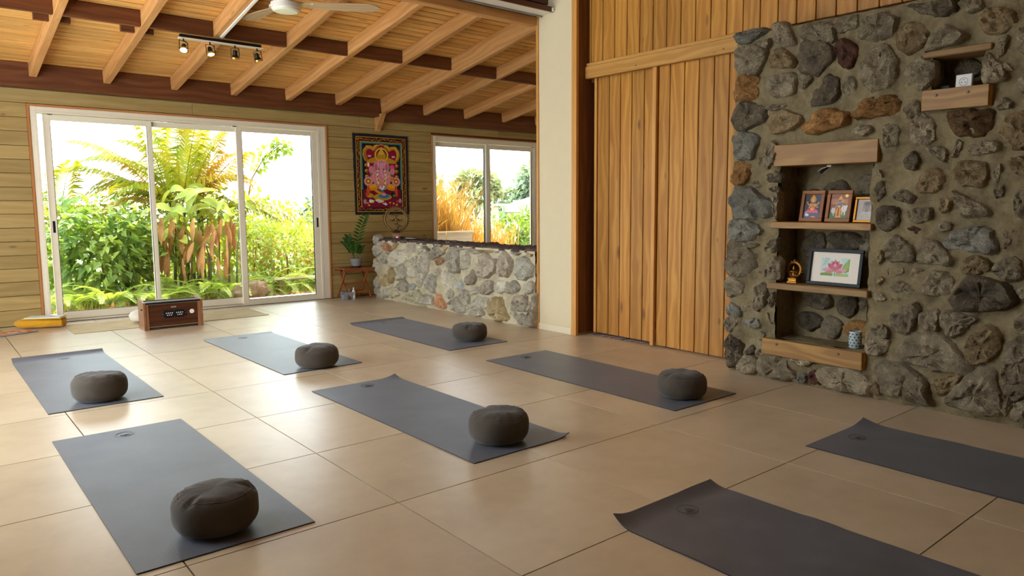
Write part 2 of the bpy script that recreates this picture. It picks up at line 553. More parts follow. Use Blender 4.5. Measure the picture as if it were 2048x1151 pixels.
# flat prints built from coloured polygons
class Art:
    def __init__(s, w_, h_, ox=0., oy=0.):
        s.w, s.h, s.ox, s.oy = w_, h_, ox, oy
        s.mb = MB()
        s.k = 0
    def poly(s, c, pts):
        s.k += 1
        z = s.k * 4e-6 + .0002
        s.mb.add([((x - .5) * s.w + s.ox, y * s.h + s.oy, z) for x, y in pts], [tuple(range(len(pts)))])
        s.mb.col.append(lin(c))
    def ell(s, c, x, y, rx_, ry_, rot=0., n=20, a0=0., a1=360.):
        asp = s.w / s.h
        pts = []
        for i in range(n):
            t_ = radians(a0 + (a1 - a0) * i / (n if a1 - a0 >= 360 else n - 1))
            u, v_ = rx_ * cos(t_), ry_ * sin(t_) / asp
            r_ = radians(rot)
            pts.append((x + u * cos(r_) - v_ * asp * sin(r_), y + (u * sin(r_) + v_ * asp * cos(r_)) * (1 if not rot else asp) if rot else y + ry_ * sin(t_)))
        s.poly(c, pts)
    def rect(s, c, x0, y0, x1, y1):
        s.poly(c, [(x0, y0), (x1, y0), (x1, y1), (x0, y1)])
    def line(s, c, pts, w_):
        asp = s.w / s.h
        P = [Vector((x, y / asp)) for x, y in pts]
        l_, r_ = [], []
        for i, p in enumerate(P):
            d = (P[min(i + 1, len(P) - 1)] - P[max(i - 1, 0)]).normalized()
            n_ = Vector((-d.y, d.x)) * w_ / 2
            l_.append(p + n_)
            r_.append(p - n_)
        for i in range(len(P) - 1):
            s.poly(c, [(q.x, q.y * asp) for q in (r_[i], r_[i + 1], l_[i + 1], l_[i])])
    def build(s, name, parent, mat_, M_=None):
        return s.mb.build(name, mat_, parent, None, M_)
# ------------------------------------------------------------------ floor
T_ = .8
fl = MB().box(-1.8, 7.7, -9.1, 1.75, -.2, -.006)
floor = struct('floor', 'beige stoneware floor of large square tiles with thin dark joints', 'floor', fl, M['grout'])
tile_me = MB().box(-.397, .397, -.397, .397, -.006, 0).mesh('tile', M['tile'])
for j in range(-2, 10):
    for k in range(-2, 12):
        x, y = j * T_ + .4, -k * T_ - .4
        if x > 4.6 and y < -2.2:
            continue
        link('tile', tile_me, floor, TR((x, y + .0, 0)) @ RZ(rnd.choice((0, pi / 2, pi, -pi / 2))))
# ------------------------------------------------------------------ back wall
YB = 1.632
DX0, DX1, DZ = .364, 3.478, 2.203
WX0, WX1, WZ0, WZ1 = 5.017, 6.965, .36, 2.178
b = MB()
for x0, x1, z0, z1 in ((-1.8, DX0, -.2, 3.1), (DX1, WX0, -.2, 3.1), (WX1, 7.7, -.2, 3.1), (DX0, DX1, DZ, 3.1), (WX0, WX1, -.2, WZ0), (WX0, WX1, WZ1, 3.1)):
    b.box(x0, x1, YB + .02, YB + .12, z0, z1)
wall_back = struct('wall_back', 'back wall of horizontal weathered pine planks around the glass doors', 'wall', b, M['w_beam'])
zj = [0., .159, .299, .44, .573, .704, .841, .976, 1.115, 1.247, 1.38, 1.518, 1.653, 1.788, 1.929, 2.065, 2.206, 2.345, 2.48, 2.62]
for i in range(len(zj) - 1):
    z0, z1 = zj[i], zj[i + 1]
    segs = [(-1.75, DX0), (DX1, WX0), (WX1, 7.65)] if z0 < 2.15 else [(-1.75, 1.9), (1.9, 3.94), (3.94, 6.2), (6.2, 7.65)]
    if z1 <= WZ0 + .02:
        segs = [(-1.75, DX0), (DX1, 7.65)]
    for x0, x1 in segs:
        board('plank', wall_back, ((x0 + x1) / 2, YB + .01, (z0 + z1) / 2), (1, 0, 0), (0, 0, 1), x1 - x0 - .002, z1 - z0 - .004, .02, M['w_back'], .0025)
# timber plates under the roof, on the wall
ceiling = struct('ceiling', 'sloping timber ceiling of narrow orange boards on rafters', 'ceiling')
bar('beam', ceiling, -1.75, 4.173, 1.5, 1.63, 2.347, 2.578, M['w_beam'], .004)
bar('beam', ceiling, 4.237, 7.65, 1.5, 1.63, 2.305, 2.545, M['w_beam'], .004)
SLOPE = .1665
def zc(y): return 2.582 + SLOPE * (1.5 - y)
cs = 1 / sqrt(1 + SLOPE ** 2)
ey = (0, -cs, SLOPE * cs)
yy = 3.0
i = 0
while yy > -1.95:
    wd = .098 + .012 * ((i * 7) % 5 - 2) / 2
    yc = yy - wd * cs / 2
    for x0, x1, dz in ((-1.75, 4.205, 0), (4.205, 7.65, -.03)):
        board('board', ceiling, ((x0 + x1) / 2, yc, zc(yc) + dz + .009), (1, 0, 0), ey, x1 - x0 - .002, wd - .013, .018, M['w_ceiling'], .003)
    yy -= wd * cs
    i += 1
un = MB()  # dark sheet added above the boards so their seams read dark
for x0, x1, dz in ((-1.75, 4.205, 0), (4.205, 7.65, -.03)):
    un.add([(x0, 3., zc(3.) + dz + .02), (x1, 3., zc(3.) + dz + .02), (x1, -1.95, zc(-1.95) + dz + .02), (x0, -1.95, zc(-1.95) + dz + .02)], [(0, 1, 2, 3)])
un.build('seam_backing', plain('dark_backing', '2a1a0e', .95), ceiling)
def rafter(xc, h, zb, wd=.064, y0=1.5, y1=-1.85, name='rafter'):
    L = (y0 - y1) / cs
    zt = zb + h
    ym = (y0 + y1) / 2
    zm = (zb + zt) / 2 + SLOPE * (1.5 - ym)
    return board(name, ceiling, (xc, ym, zm), (0, -cs, SLOPE * cs), (0, SLOPE * cs, cs), L, h * cs, wd, M['w_rafter'], .004)
RX_ = [-.84, -.21, .422, 1.05, 1.688, 2.313, 2.944, 3.577]
for x in RX_:
    if abs(x - 1.688) < .01:
        rafter(x, .137, 2.443, .064, 1.5, -.15)
        rafter(x - .05, .137, 2.443, .064, -.12, -1.85)
    else:
        rafter(x, .137, 2.443)
rafter(4.205, .2, 2.382, .062)
RR = [4.838, 5.51, 6.187, 6.83]
for x in RR:
    rafter(x, .137, 2.413, .052, 1.5, -1.9)
allx = [(-1.75)] + RX_ + [4.205] + RR + [7.65]
for a, c_ in zip(allx[:-1], allx[1:]):
    dz = -.03 if a > 4.2 else 0
    zb = 2.443 + dz + SLOPE * 1.65
    bar('blocking', ceiling, a + .034, c_ - .034, -.175, -.125, zb + .004, zb + .137, M['w_beam'], .003)
for x in (.422, 1.05):
    zb = 2.443 + SLOPE * 1.42
    bar('cleat', ceiling, x - .14, x + .12, .055, .1, zb + .03, zb + .125, M['w_beam'], .003)
# little bracket under the deep rafter
br = MB().prism([(1.42, 2.392), (1.63, 2.36), (1.63, 2.17), (1.595, 2.17)], 4.15, 4.212, Matrix(((0, 0, 1, 0), (1, 0, 0, 0), (0, 1, 0, 0), (0, 0, 0, 1))))
br.build('bracket', M['w_rafter'], ceiling)
# front beam with its flashing, and the gable above it
bar('beam', ceiling, -1.75, 3.955, -1.95, -1.85, 2.868, 2.945, M['w_rafter'], .004)
fb = MB().box(-1.75, 3.955, -2.0, -1.86, 2.948, 3.03)
fb.build('flashing', M['metal_sheet'], ceiling)
rail = thing('sliding_track', 'white metal sliding track with brown cover board under the gable', 'track')
MB().box(-1.75, 3.957, -2.165, -2.0, 2.945, 2.955, .002).build('track_channel', M['fan_white'], rail)
MB().box(-1.75, 3.957, -2.02, -2.005, 2.93, 2.945, .002).build('track_lip', M['metal_sheet'], rail)
bar('cover_board', rail, -1.75, 3.957, -2.185, -2.165, 2.945, 2.99, M['brown_metal'], .003)
MB().box(3.93, 3.957, -2.195, -2.155, 2.947, 2.985, .004).build('end_cap', M['wplastic'], rail)
g = MB().box(-1.8, 4.11, -2.1, -1.98, 3.03, 4.5)
struct('wall_gable', 'grey board wall above the sliding track', 'wall', g, M['brown_metal'])
# roofs
r_ = MB()
r_.add([(-1.9, 3.0, zc(3.0) + .05), (7.8, 3.0, zc(3.0) + .05), (7.8, -2.0, zc(-2) + .05), (-1.9, -2.0, zc(-2) + .05),
        (-1.9, 3.0, zc(3.0) + .12), (7.8, 3.0, zc(3.0) + .12), (7.8, -2.0, zc(-2) + .12), (-1.9, -2.0, zc(-2) + .12)],
       [(0, 1, 2, 3), (7, 6, 5, 4), (0, 4, 5, 1), (1, 5, 6, 2), (2, 6, 7, 3), (3, 7, 4, 0)])
struct('roof', 'metal roof over the boarded ceiling', 'roof', r_, M['metal_sheet'])
hc = MB().box(-1.8, 4.4, -9.1, -1.98, 4.45, 4.55)
struct('ceiling_hall', 'high board ceiling over the front of the hall', 'ceiling', hc, M['w_wall'])
# outer walls behind and beside the camera
def openwall(x0, x1, y0, y1, z1, holes):
    mb = MB()
    ys = sorted({y0, y1, *[h[0] for h in holes], *[h[1] for h in holes]})
    for a, c_ in zip(ys[:-1], ys[1:]):
        zz = [-.2]
        for h in holes:
            if h[0] <= a and h[1] >= c_:
                mb.box(x0, x1, a, c_, zz[-1], h[2]) if h[2] > zz[-1] else None
                zz.append(h[3])
        mb.box(x0, x1, a, c_, zz[-1], z1)
    return mb
struct('wall_left', 'pale side wall with added unseen openings for daylight, left of the doors', 'wall', openwall(-1.8, -1.7, -9.1, 1.66, 4.5, [(-3.6, .3, 0., 2.35), (-4.8, -2.15, 2.8, 4.3)]), M['w_back'])  # both openings added out of view to bring daylight into the room
struct('wall_rear', 'pale wall at the back of the hall', 'wall', MB().box(-1.8, 4.4, -9.1, -9.0, -.2, 4.5), M['white'])
struct('wall_alcove', 'pale end wall of the alcove behind the half wall', 'wall', MB().box(7.65, 7.75, -2.3, 1.75, -.2, 3.3).box(4.25, 7.7, -2.4, -2.2, -.2, 3.4), M['white'])
# ------------------------------------------------------------------ white pier
XC = 3.96
col = struct('column', 'smooth cream plastered pier between half wall and wooden wall', 'pier', MB().box(XC, 4.25, -2.47, -1.95, -.1, 4.46, .002), M['white'])
bar('edge_strip', col, XC - .012, XC + .05, -1.965, -1.935, 0, 2.98, M['w_trim'], .002)
bar('edge_strip', col, XC - .012, XC + .02, -2.492, -2.428, 0, 4.44, M['w_trim'], .002)
struct('baseboard_pier', 'low cream tile skirting along the foot of the pier', 'baseboard', MB().box(XC - .012, XC + .01, -2.425, -1.967, 0, .062, .002), M['skirt'])
# ------------------------------------------------------------------ wooden wall on the right
XW = 4.11
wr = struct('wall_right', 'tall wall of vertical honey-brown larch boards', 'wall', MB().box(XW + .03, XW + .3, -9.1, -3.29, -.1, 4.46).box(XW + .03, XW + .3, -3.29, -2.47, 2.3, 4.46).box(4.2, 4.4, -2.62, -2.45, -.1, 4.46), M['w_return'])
def vboard(y0, y1, z0, z1, x=XW, mat_='w_wall', name='board', t_=.022, parent=wr, gap=.007):
    board(name, parent, (x + t_ / 2, (y0 + y1) / 2, (z0 + z1) / 2), (0, 0, 1), (0, 1, 0), z1 - z0, y1 - y0 - gap, t_, M[mat_], .0035)
y = -2.513 + .1453
k = 0
while y > -8.9:
    vboard(max(y - .1453, -9), min(y, -2.485), 2.45, 4.44)
    y -= .1453
    k += 1
ys = [-3.311, -3.430, -3.578, -3.721, -3.866, -4.005, -4.15, -4.3]
for a, c_ in zip(ys[:-1], ys[1:]):
    vboard(c_, a, .012, 2.33)
# return beside the pier
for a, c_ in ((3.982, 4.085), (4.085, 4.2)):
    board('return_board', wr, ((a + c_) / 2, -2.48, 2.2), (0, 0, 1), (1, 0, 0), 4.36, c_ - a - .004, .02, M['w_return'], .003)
struct('wall_light_stop', 'added unseen walls behind the sliding door that stop light leaks', 'wall', MB().box(5.2, 5.3, -3.5, -2.4, -.1, 2.6).box(4.14, 5.3, -3.5, -3.4, -.1, 2.6).box(4.4, 5.3, -2.5, -2.4, -.1, 2.6).box(4.2, 5.3, -3.5, -2.4, 2.5, 2.6), M['w_return'])  # walls added out of view to stop light leaking around the door
# ledger over the door with its capping strip
tr1 = struct('trim_1', 'long pine ledger board screwed across the wooden wall above the door', 'trim')
bar('ledger', tr1, 4.062, 4.108, -4.3, -2.43, 2.326, 2.43, M['w_ledger'], .004)
bar('capping', tr1, 4.075, 4.108, -4.3, -2.42, 2.432, 2.462, M['w_ledger'], .004)
for yy in (-2.47, -3.1, -3.98):
    MB().lathe([(0, .003), (.006, .002), (.007, 0)], 10, TR((4.062, yy, 2.36)) @ RY(-pi / 2)).build('screw', M['rust'], tr1)
# sliding door of the same boards, a rag rug showing under it
d2 = struct('door_2', 'sliding door of vertical larch boards hung under the ledger', 'door')
ys = [-2.575, -2.721, -2.857, -2.989, -3.132, -3.275]
for a, c_ in zip(ys[:-1], ys[1:]):
    vboard(c_, a, .024, 2.335, 4.135, parent=d2)
bar('edge_batten', d2, 4.122, 4.157, -2.575, -2.545, .024, 2.335, M['w_trim'], .002)
bar('back_rail', d2, 4.158, 4.18, -3.27, -2.56, .2, .32, M['w_wall'], .002)
bar('back_rail', d2, 4.158, 4.18, -3.27, -2.56, 1.9, 2.02, M['w_wall'], .002)
tr2 = struct('trim_2', 'narrow pale upright batten where the sliding door meets the fixed boards', 'trim')
bar('batten', tr2, 4.078, 4.11, -3.312, -3.272, .01, 2.326, M['w_trim'], .003)
rug = thing('rag_rug', 'flat striped rag rug showing under the sliding wooden door', 'rug', (4.26, -2.86, 0))
a_ = MB()
pal = ['b8b0a8', '9c3f45', 'd9cfc4', '39465e', 'c27a4a', 'a9a29c', '8d4650', 'd8d2c8', '4a5268']
yy = -.3
i = 0
while yy < .3:
    wd = .016 + .01 * rnd.random()
    a_.add([(-.16, yy + .012 * sin(i), .004), (.3, yy, .004), (.3, yy + wd, .004), (-.16, yy + wd + .012 * sin(i + 1), .004)], [(0, 1, 2, 3)])
    a_.col.append(lin(pal[i % len(pal)]))
    yy += wd
    i += 1
a_.build('stripes', M['art'], rug)
MB().box(-.16, .3, -.3, .31, 0, .0035).build('backing', M['taupe'], rug)
# ------------------------------------------------------------------ glass doors
d1 = struct('door_1', 'three-panel sliding glass door in cream aluminium, facing the garden', 'door')
bar('casing', d1, DX0, DX0 + .022, YB - .012, YB + .1, 0, DZ, M['w_trim_red'], .002)
bar('casing', d1, DX1 - .022, DX1, YB - .012, YB + .1, 0, DZ, M['w_trim_red'], .002)
bar('casing', d1, DX0 + .022, DX1 - .022, YB - .012, YB + .1, DZ - .022, DZ, M['w_trim_red'], .002)
f = MB()
f.box(DX0 + .022, .446, YB - .004, YB + .12, 0, DZ - .022, .003).box(3.345, DX1 - .022, YB - .004, YB + .12, 0, DZ - .022, .003)
f.box(.446, 3.345, YB - .004, YB + .12, 2.118, DZ - .022, .003).box(.446, 3.345, YB + .0, YB + .12, 0, .018, .002)
f.box(.42, .446, YB - .008, YB, 0, 2.14, .002).box(3.345, 3.38, YB - .008, YB, 0, 2.14, .002).box(.446, 3.345, YB - .008, YB, 2.118, 2.14, .002)
f.build('door_frame', M['alu'], d1)
MB().box(.446, 3.345, YB + .01, YB + .02, .018, .024).box(.446, 3.345, YB + .05, YB + .06, .018, .024).build('track', M['alu_d'], d1)
def sash(parent, x0, x1, z0, z1, y, sl, sr, tb, bb, handle=None, caps=()):
    s = MB()
    d = .032
    s.box(x0, x0 + sl, y, y + d, z0, z1, .004).box(x1 - sr, x1, y, y + d, z0, z1, .004)
    s.box(x0 + sl, x1 - sr, y + .002, y + d - .002, z1 - tb, z1, .003).box(x0 + sl, x1 - sr, y + .002, y + d - .002, z0, z0 + bb, .003)
    o = s.build('sash', M['alu'], parent)
    MB().box(x0 + sl - .005, x1 - sr + .005, y + d / 2 - .003, y + d / 2 + .003, z0 + bb - .005, z1 - tb + .005).build('pane', M['glass'], o)
    gk = MB()
    for a, c_ in ((x0 + sl, x0 + sl + .003), (x1 - sr - .003, x1 - sr)):
        gk.box(a, c_, y + .004, y + d - .004, z0 + bb, z1 - tb)
    gk.box(x0 + sl, x1 - sr, y + .004, y + d - .004, z0 + bb, z0 + bb + .003)
    gk.build('gasket', M['black'], o)
    if handle:
        MB().box(handle - .011, handle + .011, y - .003, y + .004, .92, 1.04, .002).build('handle', M['black'], o)
    for cx in caps:
        MB().box(cx - .03, cx + .012, y - .004, y + .01, z1 - .005, z1 + .02, .003).build('corner_cap', M['dgrey'], o)
    return o
sash(d1, .497, 1.487, .02, 2.115, YB + .05, .062, .045, .058, .075, .53, (.57, ))
sash(d1, 1.44, 2.43, .02, 2.115, YB + .045 + .043, .045, .04, .058, .075, None, (1.47, ))
sash(d1, 2.362, 3.345, .008, 2.112, YB + .004, .068, .072, .056, .06, 3.318, (2.36, ))
# ------------------------------------------------------------------ alcove window
w1 = struct('window_1', 'two-panel sliding window in cream aluminium above the stone half wall', 'window')
bar('casing', w1, WX0, WX0 + .014, YB - .01, YB + .1, WZ0, WZ1, M['w_trim_red'], .002)
bar('casing', w1, WX1 - .014, WX1, YB - .01, YB + .1, WZ0, WZ1, M['w_trim_red'], .002)
bar('casing', w1, WX0 + .014, WX1 - .014, YB - .01, YB + .1, WZ1 - .014, WZ1, M['w_trim_red'], .002)
f = MB()
f.box(WX0 + .014, 5.09, YB - .004, YB + .12, WZ0, WZ1 - .014, .003).box(6.9, WX1 - .014, YB - .004, YB + .12, WZ0, WZ1 - .014, .003)
f.box(5.09, 6.9, YB - .004, YB + .12, 2.095, WZ1 - .014, .003).box(5.09, 6.9, YB - .004, YB + .12, WZ0, WZ0 + .06, .003)
f.build('window_frame', M['alu'], w1)
sash(w1, 5.085, 6.04, WZ0 + .06, 2.09, YB + .05, .025, .07, .065, .06, None, (6.04, ))
sash(w1, 5.975, 6.9, WZ0 + .06, 2.09, YB + .012, .075, .035, .065, .06, None, (6.9, ))
# ------------------------------------------------------------------ stone walls
def parse(s):
    out = []
    for q in s.split(';'):
        t_, p = q.split(':')
        out.append((t_, [tuple(int(x) / 100 for x in c_.split(',')) for c_ in p.split()]))
    return out
def rpoly(r, cy, cz, a, b_, n=7):
    return [(cy + a * (.75 + .4 * r.random()) * cos(2 * pi * (k + .5 * r.random()) / n), cz + b_ * (.75 + .4 * r.random()) * sin(2 * pi * (k + .5 * r.random()) / n)) for k in range(n)]
def lay_stone(parent, poly, x0, H, mat_, seed, axis='x', name='stone', grow=1.17):
    """one bulging stone bedded in the face of a wall. axis 'x': faces -x, points are (y, z); 'z': faces up, points are (x, y); 'y': faces -y, points (x, z)"""
    r = random.Random(seed)
    P = [Vector(p) for p in poly]
    ar = sum(P[i].x * P[(i + 1) % len(P)].y - P[(i + 1) % len(P)].x * P[i].y for i in range(len(P)))
    if axis == 'x':
        P = [Vector((-p.x, p.y)) for p in P]
        ar = -ar
    if ar < 0:
        P.reverse()
    for w_ in (.16,):
        P = [q for i in range(len(P)) for q in (P[i].lerp(P[(i + 1) % len(P)], w_), P[i].lerp(P[(i + 1) % len(P)], 1 - w_))]
    n = 28
    L = [0]
    for i in range(len(P)):
        L.append(L[-1] + (P[(i + 1) % len(P)] - P[i]).length)
    Q = []
    j = 0
    for k in range(n):
        d = L[-1] * k / n
        while L[j + 1] < d:
            j += 1
        Q.append(P[j].lerp(P[(j + 1) % len(P)], (d - L[j]) / max(1e-6, L[j + 1] - L[j])))
    c_ = sum(Q, Vector((0, 0))) / n
    size = max((q - c_).length for q in Q)
    Q = [c_ + (q - c_) * grow * (1 + .1 * fbm((q.x * 1., q.y, seed), 22.)) for q in Q]
    tx, ty = (r.random() - .5) * .7, (r.random() - .5) * .7
    vs, fs = [], []
    rings = ((1.12, -.5), (1.03, .18), (.975, .66), (.88, .92), (.7, 1.0), (.46, 1.02), (.22, 1.02))
    for s_, h in rings:
        for q in Q:
            d = (q - c_) * s_
            f_ = c_ + d
            e = fbm((f_.x, f_.y, seed * 1.7), 13., 3)
            hh = H * h
            if h > 0:
                hh += H * (.5 * e + .55 * fbm((f_.x, f_.y, seed * .7), 42., 3) + (tx * d.x + ty * d.y) / size * .8) * min(1, h + .1)
                hh = max(hh, H * .12)
                d = d + Vector((fbm((f_.x, f_.y, seed + 9), 40.), fbm((f_.x, f_.y, seed + 19), 40.))) * .1 * size * .5
            vs.append((d.x, d.y, hh))
    vs.append((0, 0, H * (1.0 + .3 * fbm((c_.x, c_.y, seed), 13.))))
    for i in range(len(rings) - 1):
        for k in range(n):
            k2 = (k + 1) % n
            fs.append((i * n + k, i * n + k2, (i + 1) * n + k2, (i + 1) * n + k))
    o_ = (len(rings) - 1) * n
    for k in range(n):
        fs.append((o_ + k, o_ + (k + 1) % n, len(vs) - 1))
    me = bpy.data.meshes.new(name)
    me.from_pydata(vs, [], fs)
    me.materials.append(mat_)
    me.polygons.foreach_set('use_smooth', [True] * len(fs))
    me.set_sharp_from_angle(angle=.75)
    if axis == 'x':
        T = Matrix(((0, 0, -1, x0), (-1, 0, 0, -c_.x), (0, 1, 0, c_.y), (0, 0, 0, 1)))
    elif axis == 'z':
        T = Matrix(((1, 0, 0, c_.x), (0, 1, 0, c_.y), (0, 0, 1, x0), (0, 0, 0, 1)))
    else:
        T = Matrix(((1, 0, 0, c_.x), (0, 0, -1, x0), (0, 1, 0, c_.y), (0, 0, 0, 1)))
    return link(name, me, parent, T)

def swell(stones, reach=.045, lift=.02):
    """mortar smeared up against the stones: outward push at (y, z)"""
    data = []
    for _, p in stones:
        P = np.array(p)
        c_ = P.mean(0)
        d = P - c_
        a = np.arctan2(d[:, 1], d[:, 0])
        o_ = np.argsort(a)
        data.append((c_, a[o_], np.linalg.norm(d, axis=1)[o_]))
    def f(y, z):
        best = 0.
        for c_, a, r in data:
            dy, dz = y - c_[0], z - c_[1]
            d = sqrt(dy * dy + dz * dz)
            if d > .45:
                continue
            e = d - np.interp(atan2(dz, dy), a, r, period=2 * pi) * 1.05
            if e < reach:
                best = max(best, lift * (1 - max(0., e) / reach) ** 1.5)
        return best
    return f
def sheet(mb, o, u, v_, nu, nv, amp, skip=None, nrm=None, fr=9., push=None):
    """rough mortar sheet: grid from o spanned by u and v_, pushed along nrm by noise"""
    o, u, v_ = Vector(o), Vector(u), Vector(v_)
    nrm = Vector(nrm)
    us = nu if isinstance(nu, list) else [i / nu for i in range(nu + 1)]
    vz = nv if isinstance(nv, list) else [i / nv for i in range(nv + 1)]
    vs = []
    for a in us:
        for c_ in vz:
            p = o + u * a + v_ * c_
            vs.append(p + nrm * (amp * fbm(p, fr, 4) + (push(p.y, p.z) if push else 0)))
    m_ = len(vz)
    fs = []
    for i in range(len(us) - 1):
        for j in range(m_ - 1):
            if skip and skip((us[i] + us[i + 1]) / 2, (vz[j] + vz[j + 1]) / 2):
                continue
            fs.append((i * m_ + j, (i + 1) * m_ + j, (i + 1) * m_ + j + 1, i * m_ + j + 1))
    mb.add(vs, fs)

